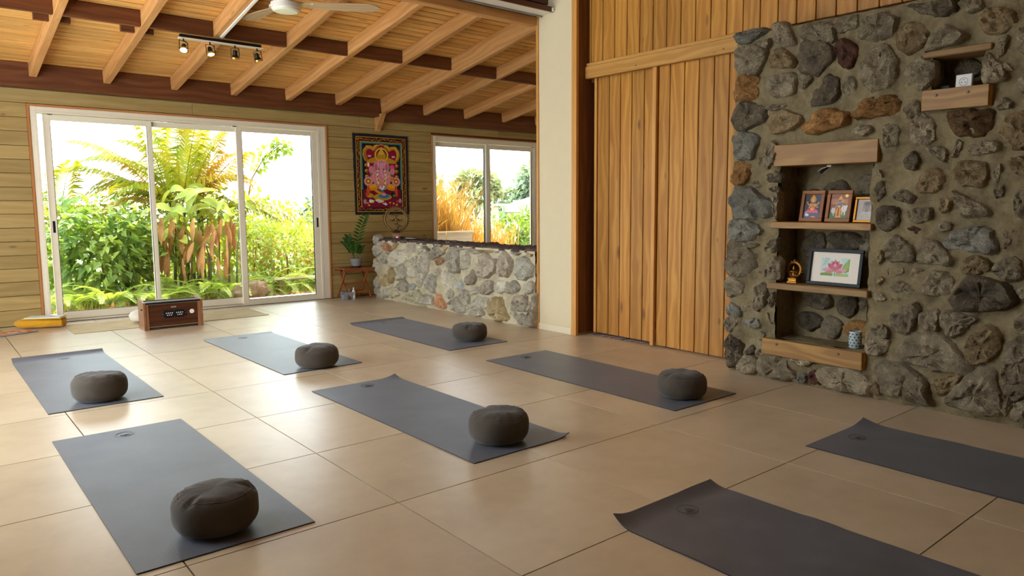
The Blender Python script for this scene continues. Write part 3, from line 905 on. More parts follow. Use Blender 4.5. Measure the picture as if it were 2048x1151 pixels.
A_ST = parse('u:-427,238 -445,239 -450,236 -439,231 -430,231;g:-439,229 -453,231 -454,228 -451,223 -445,225;g:-456,239 -464,239 -470,231 -471,225 -463,224 -456,230;g:-428,227 -437,229 -450,224 -451,220 -444,210 -433,210 -427,216;k:-452,213 -456,222 -465,222 -472,214 -470,210;d:-477,224 -483,225 -496,220 -498,212 -489,203 -476,208 -476,214;r:-500,216 -504,222 -511,219 -515,214 -511,204 -505,206;g:-476,228 -479,235 -498,233 -499,224 -497,221;b:-428,204 -430,209 -444,207 -445,194 -435,193 -427,193;g:-452,201 -457,206 -470,206 -474,200 -472,193 -458,192;g:-475,204 -480,205 -486,202 -479,193;d:-486,190 -496,202 -503,198 -503,187 -494,184 -486,184;g:-506,193 -510,199 -514,197 -515,189 -508,188;d:-428,187 -435,191 -450,186 -451,178 -444,175 -431,172 -428,177;g:-452,185 -457,187 -469,188 -470,186 -460,183;k:-452,175 -458,181 -465,183 -479,177 -479,173 -465,168 -456,169;b:-481,172 -488,178 -497,180 -510,177 -508,170 -491,166 -483,167;b:-514,176 -520,183 -527,185 -540,183 -541,174 -517,173;l:-513,165 -518,168 -524,168 -526,165 -521,162;u:-426,168 -432,171 -443,168 -447,163 -441,152 -429,153;g:-518,203 -522,211 -532,214 -539,205 -538,193 -528,188 -520,194;g:-516,221 -519,231 -530,233 -538,227 -535,219 -527,218;g:-499,230 -504,235 -514,235 -514,228 -504,226;k:-538,219 -544,224 -554,222 -555,212 -546,207 -540,212;d:-544,235 -556,234 -569,233 -570,227 -562,225 -552,229;g:-555,208 -558,215 -565,220 -576,213 -571,209 -557,207;g:-571,231 -583,231 -584,226 -577,224;k:-583,219 -586,224 -592,224 -598,221 -599,216 -594,211 -586,213;l:-592,208 -597,209 -596,200 -593,199;g:-544,198 -552,203 -559,201 -561,191 -554,185 -547,189;g:-586,198 -588,201 -596,193 -597,187 -589,186 -586,187;l:-594,194 -597,195 -600,191 -596,191;l:-593,175 -597,177 -601,174 -600,171 -594,171;g:-601,208 -604,212 -610,208 -610,198 -603,200;g:-602,185 -606,187 -611,183 -610,177 -605,179;g:-544,176 -550,181 -553,179 -554,174 -548,170;b2:-570,169 -573,172 -590,171 -592,167 -591,161 -587,158 -575,159;g:-550,156 -550,168 -555,172 -562,167 -562,156;g:-533,166 -536,168 -543,165 -541,156 -534,155;k:-597,159 -600,167 -607,168 -614,164 -613,153 -605,150 -599,154;g:-580,152 -587,155 -595,154 -596,149 -585,147;g:-572,148 -575,157 -578,154 -576,147;l:-558,153 -566,153 -570,150 -568,144;d:-546,147 -551,151 -555,147 -553,140 -547,142;k:-554,132 -558,140 -564,140 -569,135 -565,128 -556,128;k:-574,138 -578,144 -590,143 -592,136 -588,130 -578,132;l:-594,138 -597,142 -598,139 -597,132 -594,133;g:-594,131 -599,132 -600,125 -596,124;k:-601,144 -607,145 -614,141 -613,135 -604,137;g:-541,127 -547,129 -553,125 -551,121 -543,123;l:-529,140 -532,141 -534,137 -530,136;d:-531,117 -536,119 -544,117 -544,109 -538,105 -532,108;g:-550,117 -557,118 -563,118 -563,112 -555,109 -550,114;k:-566,123 -571,125 -574,122 -573,117 -568,116;g:-575,127 -578,126 -588,121 -594,116 -588,114 -579,114 -576,121;g:-605,121 -606,128 -612,129 -613,115 -607,115;g:-530,133 -534,134 -536,127 -531,122;g:-538,95 -543,101 -547,100 -554,94 -554,87 -540,87;g:-557,95 -560,100 -565,99 -572,94 -575,90 -574,86 -565,87 -558,87;u:-572,100 -579,106 -590,108 -594,106 -597,98 -595,94 -584,95 -574,96;g:-601,101 -601,106 -606,107 -605,100 -602,97;l:-540,82 -549,83 -549,80 -542,77 -540,79;g:-553,79 -555,83 -561,82 -561,79 -556,77;k:-581,84 -583,90 -588,92 -595,89 -596,86 -590,82 -583,82;g:-597,86 -602,91 -608,92 -611,84 -609,80 -603,80 -598,83;l:-542,72 -549,75 -556,70 -554,67 -545,68;g:-562,69 -562,77 -567,82 -574,81 -577,76 -576,70 -566,68;l:-533,66 -536,67 -540,63 -533,61;l:-541,63 -545,65 -547,64 -542,62;d:-583,76 -585,80 -593,80 -603,77 -607,70 -603,64 -591,62 -580,62 -578,68;g:-542,53 -550,59 -556,62 -559,58 -557,49 -552,44 -546,45;g:-559,56 -564,58 -570,60 -570,48 -561,48;g:-571,56 -575,60 -586,58 -589,57 -585,51 -578,45 -572,52;r:-550,106 -553,108 -558,106 -556,103;g:-566,107 -569,111 -574,110 -574,106 -569,105;l:-609,74 -612,78 -615,77 -615,69 -611,71;g:-609,57 -613,62 -619,60 -619,52 -612,52;k:-532,90 -535,93 -537,89 -534,84;k:-532,75 -537,77 -538,74 -534,71;g:-533,50 -536,50 -542,45 -542,40 -535,39;k:-586,38 -588,47 -594,53 -601,51 -602,42 -597,35 -588,31;g:-529,34 -529,39 -535,42 -542,38 -542,33 -537,29 -530,28;g:-529,43 -539,48 -541,43 -535,42;g:-548,31 -556,42 -571,45 -580,39 -586,30 -585,26 -572,25 -558,27;g:-606,33 -606,43 -611,48 -618,46 -619,28 -612,25 -606,26;g:-605,21 -608,23 -615,24 -617,20 -611,13 -607,6;g:-610,5 -612,13 -618,17 -621,3 -617,2;g:-576,7 -582,16 -591,27 -598,29 -604,18 -605,6 -593,4;g:-537,19 -542,23 -553,24 -565,17 -564,11 -569,4 -559,4 -541,5;k:-568,17 -575,22 -584,24 -581,16 -575,10 -570,12;l:-497,9 -505,15 -520,16 -527,14 -531,8 -529,2 -514,2 -503,3;l:-476,16 -485,19 -494,17 -487,13;u:-481,2 -483,7 -488,8 -489,2;r:-490,8 -495,12 -500,3 -491,2;k:-532,7 -535,11 -540,4 -533,3;b:-427,148 -433,151 -441,147 -440,138 -431,133 -427,136;g:-448,151 -457,162 -461,159 -460,150 -455,145 -449,147;d:-454,140 -460,143 -465,140 -465,135 -455,136;u:-427,125 -432,132 -442,131 -452,124 -456,124 -458,114 -449,112 -430,111;u:-424,107 -433,110 -445,107 -450,101 -442,95 -428,95;g:-443,136 -449,137 -450,133 -446,132;d:-456,131 -463,133 -465,130 -462,128;l:-459,126 -464,129 -465,120 -463,110 -460,115;g:-454,89 -459,96 -464,97 -463,89 -458,87;g:-437,93 -447,94 -449,92 -443,90;g:-423,74 -426,93 -434,95 -443,89 -448,78 -444,73 -431,69;g:-423,66 -427,68 -437,65 -437,57 -426,54;g:-457,81 -462,85 -467,81 -466,70 -459,71;g:-449,74 -456,77 -456,70;g:-447,63 -456,66 -457,52 -450,46 -447,54;g:-459,56 -462,61 -464,53 -460,49;u:-424,44 -427,50 -435,47 -436,41 -426,40;l:-436,48 -443,49 -442,45 -437,45;u:-440,38 -450,42 -453,35 -443,34;g:-423,37 -428,40 -433,36 -429,28 -424,30;d:-424,20 -428,26 -437,21 -438,10 -429,3 -426,7;g:-458,45 -459,46 -462,40 -461,38;l:-452,32 -456,31 -455,26 -452,26;d:-441,17 -446,22 -449,17 -443,14;g:-449,19 -456,24 -456,16 -450,15;g:-433,5 -442,14 -451,11 -451,2 -438,0;g:-452,11 -460,16 -473,16 -480,5 -473,2 -454,3')
XS = 3.84
SY0, SY1, SH = -4.262, -8.2, 2.365
N1 = (-5.262, -4.632, .285, 1.465)      # tall niche: y0 y1 z0 z1
N2 = (-5.862, -5.592, 1.85, 2.035)      # small niche
wall_stone = struct('wall_stone', 'rough lava stone wall with mortar joints and shelved niches', 'wall')
ml = MB()
def cuts(a, b_, step, keys):
    k = sorted({a, b_, *keys})
    out = []
    for p, q in zip(k[:-1], k[1:]):
        n = max(1, round((q - p) / step))
        out += [p + (q - p) * i / n for i in range(n)]
    return out + [b_]
ysl = cuts(SY1, SY0, .022, (N1[0], N1[1], N2[0], N2[1]))
zsl = cuts(0., SH, .022, (N1[2], N1[3], N2[2], N2[3]))
def inn(y, z, n): return n[0] < y < n[1] and n[2] < z < n[3]
sheet(ml, (XS, 0, 0), (0, 1, 0), (0, 0, 1), ysl[::-1], zsl, .022, lambda y, z: inn(y, z, N1) or inn(y, z, N2), (-1, 0, 0), 9., swell(A_ST))
for n, dep in ((N1, .22), (N2, .16)):
    y0, y1, z0, z1 = n
    w_, h_ = y1 - y0, z1 - z0
    k = .04
    sheet(ml, (XS + dep, y1, z0), (0, -w_, 0), (0, 0, h_), round(w_ / k), round(h_ / k), .014, None, (-1, 0, 0))
    sheet(ml, (XS, y1, z0), (dep, 0, 0), (0, 0, h_), round(dep / k), round(h_ / k), .012, None, (0, -1, 0))
    sheet(ml, (XS + dep, y0, z0), (-dep, 0, 0), (0, 0, h_), round(dep / k), round(h_ / k), .012, None, (0, 1, 0))
    sheet(ml, (XS, y0, z0), (dep, 0, 0), (0, w_, 0), round(dep / k), round(w_ / k), .008, None, (0, 0, 1))
    sheet(ml, (XS, y1, z1), (dep, 0, 0), (0, -w_, 0), round(dep / k), round(w_ / k), .006, None, (0, 0, -1))
sheet(ml, (XS, SY0, SH), (.26, 0, 0), (0, SY1 - SY0, 0), 6, 80, .01, None, (0, 0, 1))
sheet(ml, (XS, SY0, 0), (0, 0, SH), (.26, 0, 0), 60, 6, .01, None, (0, 1, 0))
ml.build('mortar', M['mortar'], wall_stone, 3.5, kind='stuff')
for i, (t_, p) in enumerate(A_ST):
    ext = max(max(q[0] for q in p) - min(q[0] for q in p), max(q[1] for q in p) - min(q[1] for q in p))
    lay_stone(wall_stone, p, XS - .006, min(.05, .022 + .12 * ext), M['s_' + t_], 100 + i)
rr = random.Random(5)
for iy in range(12):
    for iz in range(14):
        cy, cz = -6.42 - .155 * iy + .03 * rr.random(), .09 + .168 * iz + (.08 if iy % 2 else 0) + .02 * rr.random()
        if cz > 2.3 or (iy == 0 and rr.random() < .3):
            continue
        lay_stone(wall_stone, rpoly(rr, cy, cz, .062, .062), XS - .002, .03, M['s_' + rr.choice('gggkuldd')], 400 + iy * 20 + iz)
# stones at the back of the niches
for (cy, cz, a, b_, t_) in ((-4.93, 1.3, .1, .06, 'd'), (-5.14, 1.33, .08, .07, 'g'), (-4.76, 1.2, .08, .1, 'd'), (-5.0, .96, .13, .06, 'd'), (-4.78, .93, .08, .09, 'd'), (-5.18, .95, .07, .07, 'g'),
                            (-4.83, .55, .1, .06, 'd'), (-5.03, .53, .09, .07, 'd'), (-5.18, .55, .06, .05, 'g'), (-4.76, .4, .08, .06, 'd'), (-4.93, .37, .07, .08, 'g'), (-5.12, .38, .11, .055, 'b'), (-5.72, 1.97, .07, .05, 'd')):
    lay_stone(wall_stone, rpoly(rr, cy, cz, a, b_), XS + (.22 if cz < 1.6 else .16) - .002, .025, M['s_' + t_], 700 + int(cy * 100 + cz * 37))
# ---- half wall
XH = 3.94
HY0, HY1, HZ = 1.26, -1.93, .752
wall_half = struct('wall_half', 'waist-high dry-looking stone half wall between hall and alcove', 'wall')
hm = MB()
sheet(hm, (XH, HY0, 0), (0, HY1 - HY0, 0), (0, 0, HZ), 130, 32, .016, None, (-1, 0, 0), 9., swell(parse('o:108,70 98,75 87,68 82,64 94,62;y:79,75 73,80 68,78 73,67 79,65;l:94,50 80,62 49,64 47,53 70,45 93,44;g:128,65 112,73 106,63 123,54;g:111,56 90,60 95,48 109,46;y:93,35 86,42 76,35 82,24 90,24;y:112,23 103,32 94,28 92,20 106,17;g:71,41 56,48 50,40 53,32 68,28;l:46,39 37,47 27,44 27,35 42,33;g:47,68 38,75 30,73 30,65 43,64;l:27,64 19,72 11,73 12,66 20,62;g:39,46 32,57 23,60 24,49 31,44;g:21,42 18,58 -2,66 -4,59 0,46 6,41;d:9,72 3,74 -7,68 -3,67;g:-10,64 -17,77 -28,74 -35,66 -24,62 -10,57;o2:-16,57 -24,60 -32,60 -31,54 -22,51;l:-14,44 -22,49 -29,47 -25,40 -17,39;u:43,21 36,26 27,25 30,19 40,18;g:24,25 19,38 6,40 6,33 19,23;u2:6,31 -4,39 -15,38 -17,29 -13,19 3,23;g:69,23 55,29 45,25 49,15 65,16;y2:58,7 38,15 19,19 20,4 41,4;g:16,5 7,15 -5,15 -12,5 6,4;o:-15,10 -19,18 -26,17 -37,6 -30,3 -14,5;y:-29,72 -40,77 -41,73 -36,67;g:-41,65 -50,74 -61,71 -66,60 -64,49 -53,47 -43,54;l:-68,59 -75,69 -85,66 -84,54 -71,50;g:-59,73 -65,78 -81,77 -74,72 -61,70;g:-82,74 -91,78 -105,77 -104,69 -91,68;y:-106,73 -111,77 -127,75 -123,71 -109,70;l:-128,75 -136,77 -137,72 -131,71;k:-97,55 -102,65 -115,68 -130,63 -129,53 -118,45 -102,46;k:-137,57 -139,68 -147,76 -156,65 -157,58 -151,49 -140,49;u2:-166,55 -169,66 -180,69 -190,62 -190,53 -179,47 -169,49;u2:-159,73 -166,76 -172,73 -166,70;y:-182,74 -191,75 -190,70 -184,71;l:-34,34 -39,46 -48,47 -57,36 -51,29 -40,30;u:-58,32 -67,39 -73,33 -71,29 -60,28;k:-79,38 -88,50 -99,47 -93,36 -81,34;k:-105,32 -110,39 -123,41 -127,32 -118,27 -106,27;l:-131,34 -132,42 -148,43 -150,34 -137,30;g:-152,40 -163,45 -173,39 -167,33 -155,32;g:-176,37 -179,43 -191,46 -191,36 -181,33;l:-65,20 -72,28 -84,26 -83,14 -74,11;g:-87,28 -95,33 -103,32 -100,26 -88,24;l:-39,19 -44,26 -53,23 -49,17 -41,15;g:-52,5 -56,17 -63,18 -70,10 -74,3 -57,2;g:-82,6 -89,15 -101,23 -105,16 -108,4 -92,2;g:-108,17 -110,23 -119,22 -118,13 -111,11;y:-121,10 -127,23 -141,23 -152,4 -133,1;k:-161,22 -165,29 -180,31 -183,22 -183,16 -170,15;l:-153,12 -156,19 -163,13 -165,8;k:-185,15 -191,31 -195,31 -194,4 -185,3;g:-167,8 -174,13 -183,10 -182,2 -174,2;d:-43,10 -49,15 -52,15 -50,8;y2:92,15 71,19 69,8 88,4;l:109,11 94,15 92,5 108,3'), .035, .016))
sheet(hm, (XH, HY0, HZ), (0, HY1 - HY0, 0), (.36, 0, 0), 90, 10, .012, None, (0, 0, 1))
sheet(hm, (XH + .36, HY0, 0), (0, 0, HZ), (0, HY1 - HY0, 0), 12, 60, .016, None, (1, 0, 0))
sheet(hm, (XH, HY0, 0), (0, 0, HZ), (.36, 0, 0), 24, 10, .016, None, (0, 1, 0))
hm.build('mortar', M['mortar_l'], wall_half, 3.5, kind='stuff')
for i, (t_, p) in enumerate(parse('o:108,70 98,75 87,68 82,64 94,62;y:79,75 73,80 68,78 73,67 79,65;l:94,50 80,62 49,64 47,53 70,45 93,44;g:128,65 112,73 106,63 123,54;g:111,56 90,60 95,48 109,46;y:93,35 86,42 76,35 82,24 90,24;y:112,23 103,32 94,28 92,20 106,17;g:71,41 56,48 50,40 53,32 68,28;l:46,39 37,47 27,44 27,35 42,33;g:47,68 38,75 30,73 30,65 43,64;l:27,64 19,72 11,73 12,66 20,62;g:39,46 32,57 23,60 24,49 31,44;g:21,42 18,58 -2,66 -4,59 0,46 6,41;d:9,72 3,74 -7,68 -3,67;g:-10,64 -17,77 -28,74 -35,66 -24,62 -10,57;o2:-16,57 -24,60 -32,60 -31,54 -22,51;l:-14,44 -22,49 -29,47 -25,40 -17,39;u:43,21 36,26 27,25 30,19 40,18;g:24,25 19,38 6,40 6,33 19,23;u2:6,31 -4,39 -15,38 -17,29 -13,19 3,23;g:69,23 55,29 45,25 49,15 65,16;y2:58,7 38,15 19,19 20,4 41,4;g:16,5 7,15 -5,15 -12,5 6,4;o:-15,10 -19,18 -26,17 -37,6 -30,3 -14,5;y:-29,72 -40,77 -41,73 -36,67;g:-41,65 -50,74 -61,71 -66,60 -64,49 -53,47 -43,54;l:-68,59 -75,69 -85,66 -84,54 -71,50;g:-59,73 -65,78 -81,77 -74,72 -61,70;g:-82,74 -91,78 -105,77 -104,69 -91,68;y:-106,73 -111,77 -127,75 -123,71 -109,70;l:-128,75 -136,77 -137,72 -131,71;k:-97,55 -102,65 -115,68 -130,63 -129,53 -118,45 -102,46;k:-137,57 -139,68 -147,76 -156,65 -157,58 -151,49 -140,49;u2:-166,55 -169,66 -180,69 -190,62 -190,53 -179,47 -169,49;u2:-159,73 -166,76 -172,73 -166,70;y:-182,74 -191,75 -190,70 -184,71;l:-34,34 -39,46 -48,47 -57,36 -51,29 -40,30;u:-58,32 -67,39 -73,33 -71,29 -60,28;k:-79,38 -88,50 -99,47 -93,36 -81,34;k:-105,32 -110,39 -123,41 -127,32 -118,27 -106,27;l:-131,34 -132,42 -148,43 -150,34 -137,30;g:-152,40 -163,45 -173,39 -167,33 -155,32;g:-176,37 -179,43 -191,46 -191,36 -181,33;l:-65,20 -72,28 -84,26 -83,14 -74,11;g:-87,28 -95,33 -103,32 -100,26 -88,24;l:-39,19 -44,26 -53,23 -49,17 -41,15;g:-52,5 -56,17 -63,18 -70,10 -74,3 -57,2;g:-82,6 -89,15 -101,23 -105,16 -108,4 -92,2;g:-108,17 -110,23 -119,22 -118,13 -111,11;y:-121,10 -127,23 -141,23 -152,4 -133,1;k:-161,22 -165,29 -180,31 -183,22 -183,16 -170,15;l:-153,12 -156,19 -163,13 -165,8;k:-185,15 -191,31 -195,31 -194,4 -185,3;g:-167,8 -174,13 -183,10 -182,2 -174,2;d:-43,10 -49,15 -52,15 -50,8;y2:92,15 71,19 69,8 88,4;l:109,11 94,15 92,5 108,3')):
    ext = max(max(q[0] for q in p) - min(q[0] for q in p), max(q[1] for q in p) - min(q[1] for q in p))
    p = [(q[0], min(q[1], .728)) for q in p]
    lay_stone(wall_half, p, XH - .006, min(.054, .024 + .11 * ext), M['h_' + t_], 900 + i)
for i in range(17):     # flat coping stones
    for jx in range(2):
        cy = HY0 - .1 - i * .185
        lay_stone(wall_half, rpoly(rr, XH + .09 + .18 * jx, cy + .04 * jx, .1, .1), HZ - .002, .024, M['h_top'], 1000 + i * 3 + jx, 'z', 'coping_stone')
for i, (cy, cz) in enumerate(((1.29, .62), (1.3, .42), (1.29, .2), (1.28, .06), (1.27, .72))):
    lay_stone(wall_half, rpoly(rr, cy - .03, cz, .075, .09), XH + .02, .05, M['h_' + 'glgkg'[i]], 1100 + i)
# ------------------------------------------------------------------ timber in the stone wall
sh = thing('lintel', 'thick oak lintel over the tall stone niche', 'lintel', (3.80, -4.953, 1.459))
bar('beam_face', sh, 0, .25, -.354, .354, 0, .139, M['w_shelf'], .003)
sh = thing('niche_shelf', 'oak shelf carrying three framed pictures, upper of two in the tall niche', 'shelf', (3.795, -4.94, 1.044))
bar('shelf_board', sh, 0, .25, -.35, .35, 0, .044, M['w_shelf'], .004)
sh = thing('niche_shelf', 'greyed split-edge shelf carrying the lotus picture in the tall niche', 'shelf', (3.795, -4.93, .63))
bar('shelf_board', sh, 0, .25, -.355, .355, 0, .042, M['w_shelf_grey'], .005)
def ledge(name, label, y0, y1, z0, z1, screws):
    t_ = thing(name, label, 'board', (3.785, (y0 + y1) / 2, z0))
    w_, h_ = y1 - y0, z1 - z0
    bar('front_board', t_, 0, .022, -w_ / 2 + .002, w_ / 2 - .002, 0, h_, M['w_shelf'], .003)
    for s_ in (-1, 1):
        bar('side_board', t_, .022, .075, s_ * w_ / 2 - (.018 if s_ > 0 else 0), s_ * w_ / 2 + (.018 if s_ < 0 else 0), 0, h_, M['w_trim'], .002)
    for q in screws:
        MB().lathe([(0, .006), (.006, .0055), (.0085, .003), (.0085, 0)], 12, TR((0, q * w_, h_ * .72)) @ RY(-pi / 2)).build('screw_cap', M['rust'], t_, .6)
    return t_
ledge('fascia_board', 'oak fascia board with two screws closing the foot of the tall niche', -5.276, -4.558, .174, .286, (.34, -.28))
ledge('fascia_board', 'short oak fascia board with two screws below the small niche', -5.906, -5.552, 1.733, 1.848, (.27, -.2))
sh = thing('lintel', 'thin rough-edged lintel over the small stone niche', 'lintel', (3.80, -5.72, 2.03))
bar('beam_face', sh, 0, .2, -.18, .18, 0, .038, M['w_shelf_grey'], .006)
# ------------------------------------------------------------------ yoga mats and cushions
def mat_mesh(wd, ln, curl, wave, seed, mat_, edge):
    nx, ny, t_ = 22, 74, .0048
    mb = MB()
    def h(u, v_):
        x, y = u - .5, v_ * ln
        z = 0
        for (cx, cy, amt, rad) in curl:     # lifted stretches of the rim
            d = min(1, sqrt(((u - cx) * 1.) ** 2 * (wd / rad) ** 2 * (1 if cx >= 0 else 0) + ((1 - v_ if cy else v_) * ln / rad) ** 2))
            z += amt * (1 - d) ** 2
        e = min(1, min(v_, 1 - v_) * ln / .12)
        z += wave * max(0, fbm((x * 2, y * 5 + seed, seed), 1.2, 2)) * (1 if wave > .004 else e)
        return z
    top, bot = [], []
    for i in range(nx + 1):
        for j in range(ny + 1):
            u, v_ = i / nx, j / ny
            x, y = (u - .5) * wd, (v_ - .5) * ln
            z = h(u, v_)
            top.append((x, y, z + t_))
            bot.append((x, y, z + .0002))
    m_ = ny + 1
    ft = [(i * m_ + j, (i + 1) * m_ + j, (i + 1) * m_ + j + 1, i * m_ + j + 1) for i in range(nx) for j in range(ny)]
    mb.add(top, ft)
    mb.cur = 1
    mb.add(bot, [f[::-1] for f in ft])
    rim = [(i, 0) for i in range(nx)] + [(nx, j) for j in range(ny)] + [(i, ny) for i in range(nx, 0, -1)] + [(0, j) for j in range(ny, 0, -1)]
    N_ = (nx + 1) * m_
    o_ = 0
    fs = []
    for k in range(len(rim)):
        a, c_ = rim[k], rim[(k + 1) % len(rim)]
        ia, ic = a[0] * m_ + a[1], c_[0] * m_ + c_[1]
        fs.append((ia + N_, ic + N_, ic, ia))
    mb.f += fs
    mb.mi += [1] * len(fs)
    return mb.mesh('yoga_mat', [mat_, edge], .6)

def emblem(parent, x, y, z, s, rz=0., mt='mat'):
    mb = MB()
    T = TR((x, y, z)) @ RZ(rz)
    for R0, R1 in ((.93, 1.),):
        n = 40
        vs = [(R * s * cos(2 * pi * k / n), R * s * sin(2 * pi * k / n), zz) for k in range(n) for R, zz in ((R0, 0), (R0, .0012), (R1, .0012), (R1, 0))]
        mb.add(vs, [(k * 4 + q, k * 4 + q + 1, ((k + 1) % n) * 4 + q + 1, ((k + 1) % n) * 4 + q) for k in range(n) for q in range(3)], T)
    for a in (-62, -34, 0, 34, 62):      # lotus petals
        L = .62 if a == 0 else .58 - abs(a) / 400
        pts = [(0, 0), (.1, .18), (.13, .34), (0, .62), (-.13, .34), (-.1, .18)]
        r_ = radians(-a)
        q = [((px * cos(r_) - py * L / .62 * sin(r_)) * s, (px * sin(r_) + py * L / .62 * cos(r_)) * s - .3 * s) for px, py in pts]
        mb.prism(q, 0, .001 + .0001 * (a + 70) / 70, T)
    mb.tube([(-.55 * s, -.36 * s, .0006), (0, -.44 * s, .0006), (.55 * s, -.36 * s, .0006)], .0011, 6, True, T)
    return mb.build('emblem', M[mt], parent, .8)

MATS = [
    (.222, -1.39, .0, 1.89, [(-1, 1, .028, .1)], .0015, 'dark yoga mat with raised far edge, leftmost in the row nearest the glass doors'),
    (.162, -3.85, .0, 1.812, [], .001, 'flat dark yoga mat closest to the viewer on the left, under a lone round cushion'),
    (1.618, -1.352, .012, 1.80, [(-1, 1, .008, .06)], .001, 'blue-sheened yoga mat in front of the harmonium, second in the doorside row'),
    (2.988, -1.406, .004, 1.80, [(-1, 1, .014, .08)], .003, 'dark yoga mat running along the stone half wall, far corner lifted'),
    (1.588, -3.737, .006, 1.80, [(1, 1, .022, .12), (1, 0, .02, .1)], .0015, 'dark yoga mat in the middle of the floor with two upturned corners'),
    (2.987, -3.762, -.002, 1.872, [], .0008, 'smooth dark yoga mat lying before the wooden sliding door'),
    (1.612, -6.43, .003, 1.81, [(0, 1, .022, .11), (-1, 1, .018, .08)], .006, 'ribbed creased yoga mat with curled corner and no cushion, nearest the viewer'),
    (2.985, -6.455, .0, 1.84, [(1, 1, .026, .16)], .004, 'plain black yoga mat with a lifted corner beside the tall stone wall'),
]
for i, (x, y, rz, ln, curl, wave, lab) in enumerate(MATS):
    me = mat_mesh(.607, ln, curl, wave, i * 3.1 + 1, M['mat'], M['mat_edge'])
    o = link('yoga_mat', me, None, TR((x, y, 0)) @ RZ(rz), label=lab, category='yoga mat', group='dark yoga mats laid out on the floor')
    ez = .0052 + (.0045 if i in (6, 7) else .001)
    emblem(o, {0: .02, 1: .0, 4: .03}.get(i, .0), ln / 2 - .115, ez, .043, 0., 'emblem' if i in (4, 5, 6, 7) else 'mat')
cm = link('cream_mat', mat_mesh(1.815, .66, [], .0005, 4., M['cream_mat'], plain('cream_mat_edge', '9f8d68', .8)), None, TR((1.405, 1.02, 0)), label='long cream mat lying along the glass doors under the harmonium', category='yoga mat')

def zafu(R, h, seed):
    n, prof = 96, []
    K = 30
    for i in range(K + 1):
        t_ = -pi / 2 + pi * i / K
        e1, e2 = .42, .7
        r = R * (abs(cos(t_)) ** e1)
        z = h / 2 + h / 2 * math.copysign(abs(sin(t_)) ** e2, t_)
        if i in (0, K):
            r = 0.
        prof.append((r, z))
    rr_ = random.Random(seed)
    dents = [(rr_.random() * 2 * pi, .007 + .009 * rr_.random(), .16 + .2 * rr_.random()) for _ in range(3)]
    def wob(q, a, i):
        x, y, z = q
        r = sqrt(x * x + y * y)
        f_ = r / R
        zz = z / h
        if f_ > 1e-4:
            k = 1 + .018 * fbm((cos(a) * 1.3, sin(a) * 1.3, zz * 1.5 + seed), 1.2, 3)
            pl = exp(-((zz - .88) / .1) ** 2) + .5 * exp(-((zz - .1) / .07) ** 2)
            k -= .012 * pl * (sin(a * 44 + 2 * sin(a * 5 + seed)) * .5 + .5) * (.5 + .5 * fbm((cos(a) * 2, sin(a) * 2, seed), 2.))
            x, y = x * k, y * k
        if zz > .55:
            top = min(1, (zz - .55) / .4)
            z -= h * .05 * (1 - f_) * 0
            z += .007 * fbm((x * 11, y * 11, seed), 1., 4) * top
            z -= .006 * abs(sin(a * 11 + 3 * fbm((cos(a), sin(a), seed), 2.))) * exp(-((f_ - .86) / .1) ** 2) * top
            for da, dep, wd in dents:
                dd = (a - da + pi) % (2 * pi) - pi
                z -= dep * exp(-(dd / wd) ** 2 * 3) * exp(-((f_ - .8) / .22) ** 2) * top
            z -= .004 * exp(-((x * cos(seed) + y * sin(seed)) / .03) ** 2) * top * (.6 + .4 * fbm((x, y, seed), 9.)) * (f_ < 1.2)
        return (x, y, max(z, 0))
    body = MB().lathe(prof, n, None, wob).mesh('cover', M['taupe'], 3.5)
    def ring(zz, rad, off):
        pts, i0 = [], min(range(len(prof)), key=lambda i: abs(prof[i][1] - zz * h) + (0 if prof[i][0] > R * .8 else 9))
        for k in range(97):
            a = 2 * pi * k / 96
            q = wob((prof[i0][0] * cos(a), prof[i0][0] * sin(a), prof[i0][1]), a, i0)
            pts.append((q[0] * off, q[1] * off, q[2]))
        return MB().tube(pts, rad, 6, False).mesh('piping', M['taupe_dark'], 3.5)
    return body, ring(.9, .0022, 1.002), ring(.1, .002, 1.002)
CUSH = [
    (.211, -2.163, .152, .168, 0, 1.2, 'round taupe meditation cushion on the leftmost mat by the glass doors'),
    (.166, -4.568, .150, .160, 1, 2.1, 'large-looking taupe meditation cushion nearest the viewer, deeply creased at its left rim'),
    (1.62, -2.147, .157, .160, 2, .3, 'taupe meditation cushion at the near end of the blue-sheened mat in front of the harmonium'),
    (3.085, -2.03, .157, .152, 3, 3.5, 'taupe meditation cushion on the mat beside the stone half wall'),
    (1.581, -4.448, .154, .161, 4, 4.4, 'domed taupe meditation cushion on the middle mat with upturned corners'),
    (2.966, -4.518, .156, .160, 5, 5.3, 'taupe meditation cushion with a notched rim on the mat before the wooden door'),
]
for x, y, R, h, sd, rz, lab in CUSH:
    t_ = thing('meditation_cushion', lab, 'cushion', (x, y, .0062), rz, 'round taupe meditation cushions')
    a, b1, b2 = zafu(R, h, sd * 1.37 + .5)
    link('cover', a, t_)
    link('piping', b1, t_)
    link('piping', b2, t_)
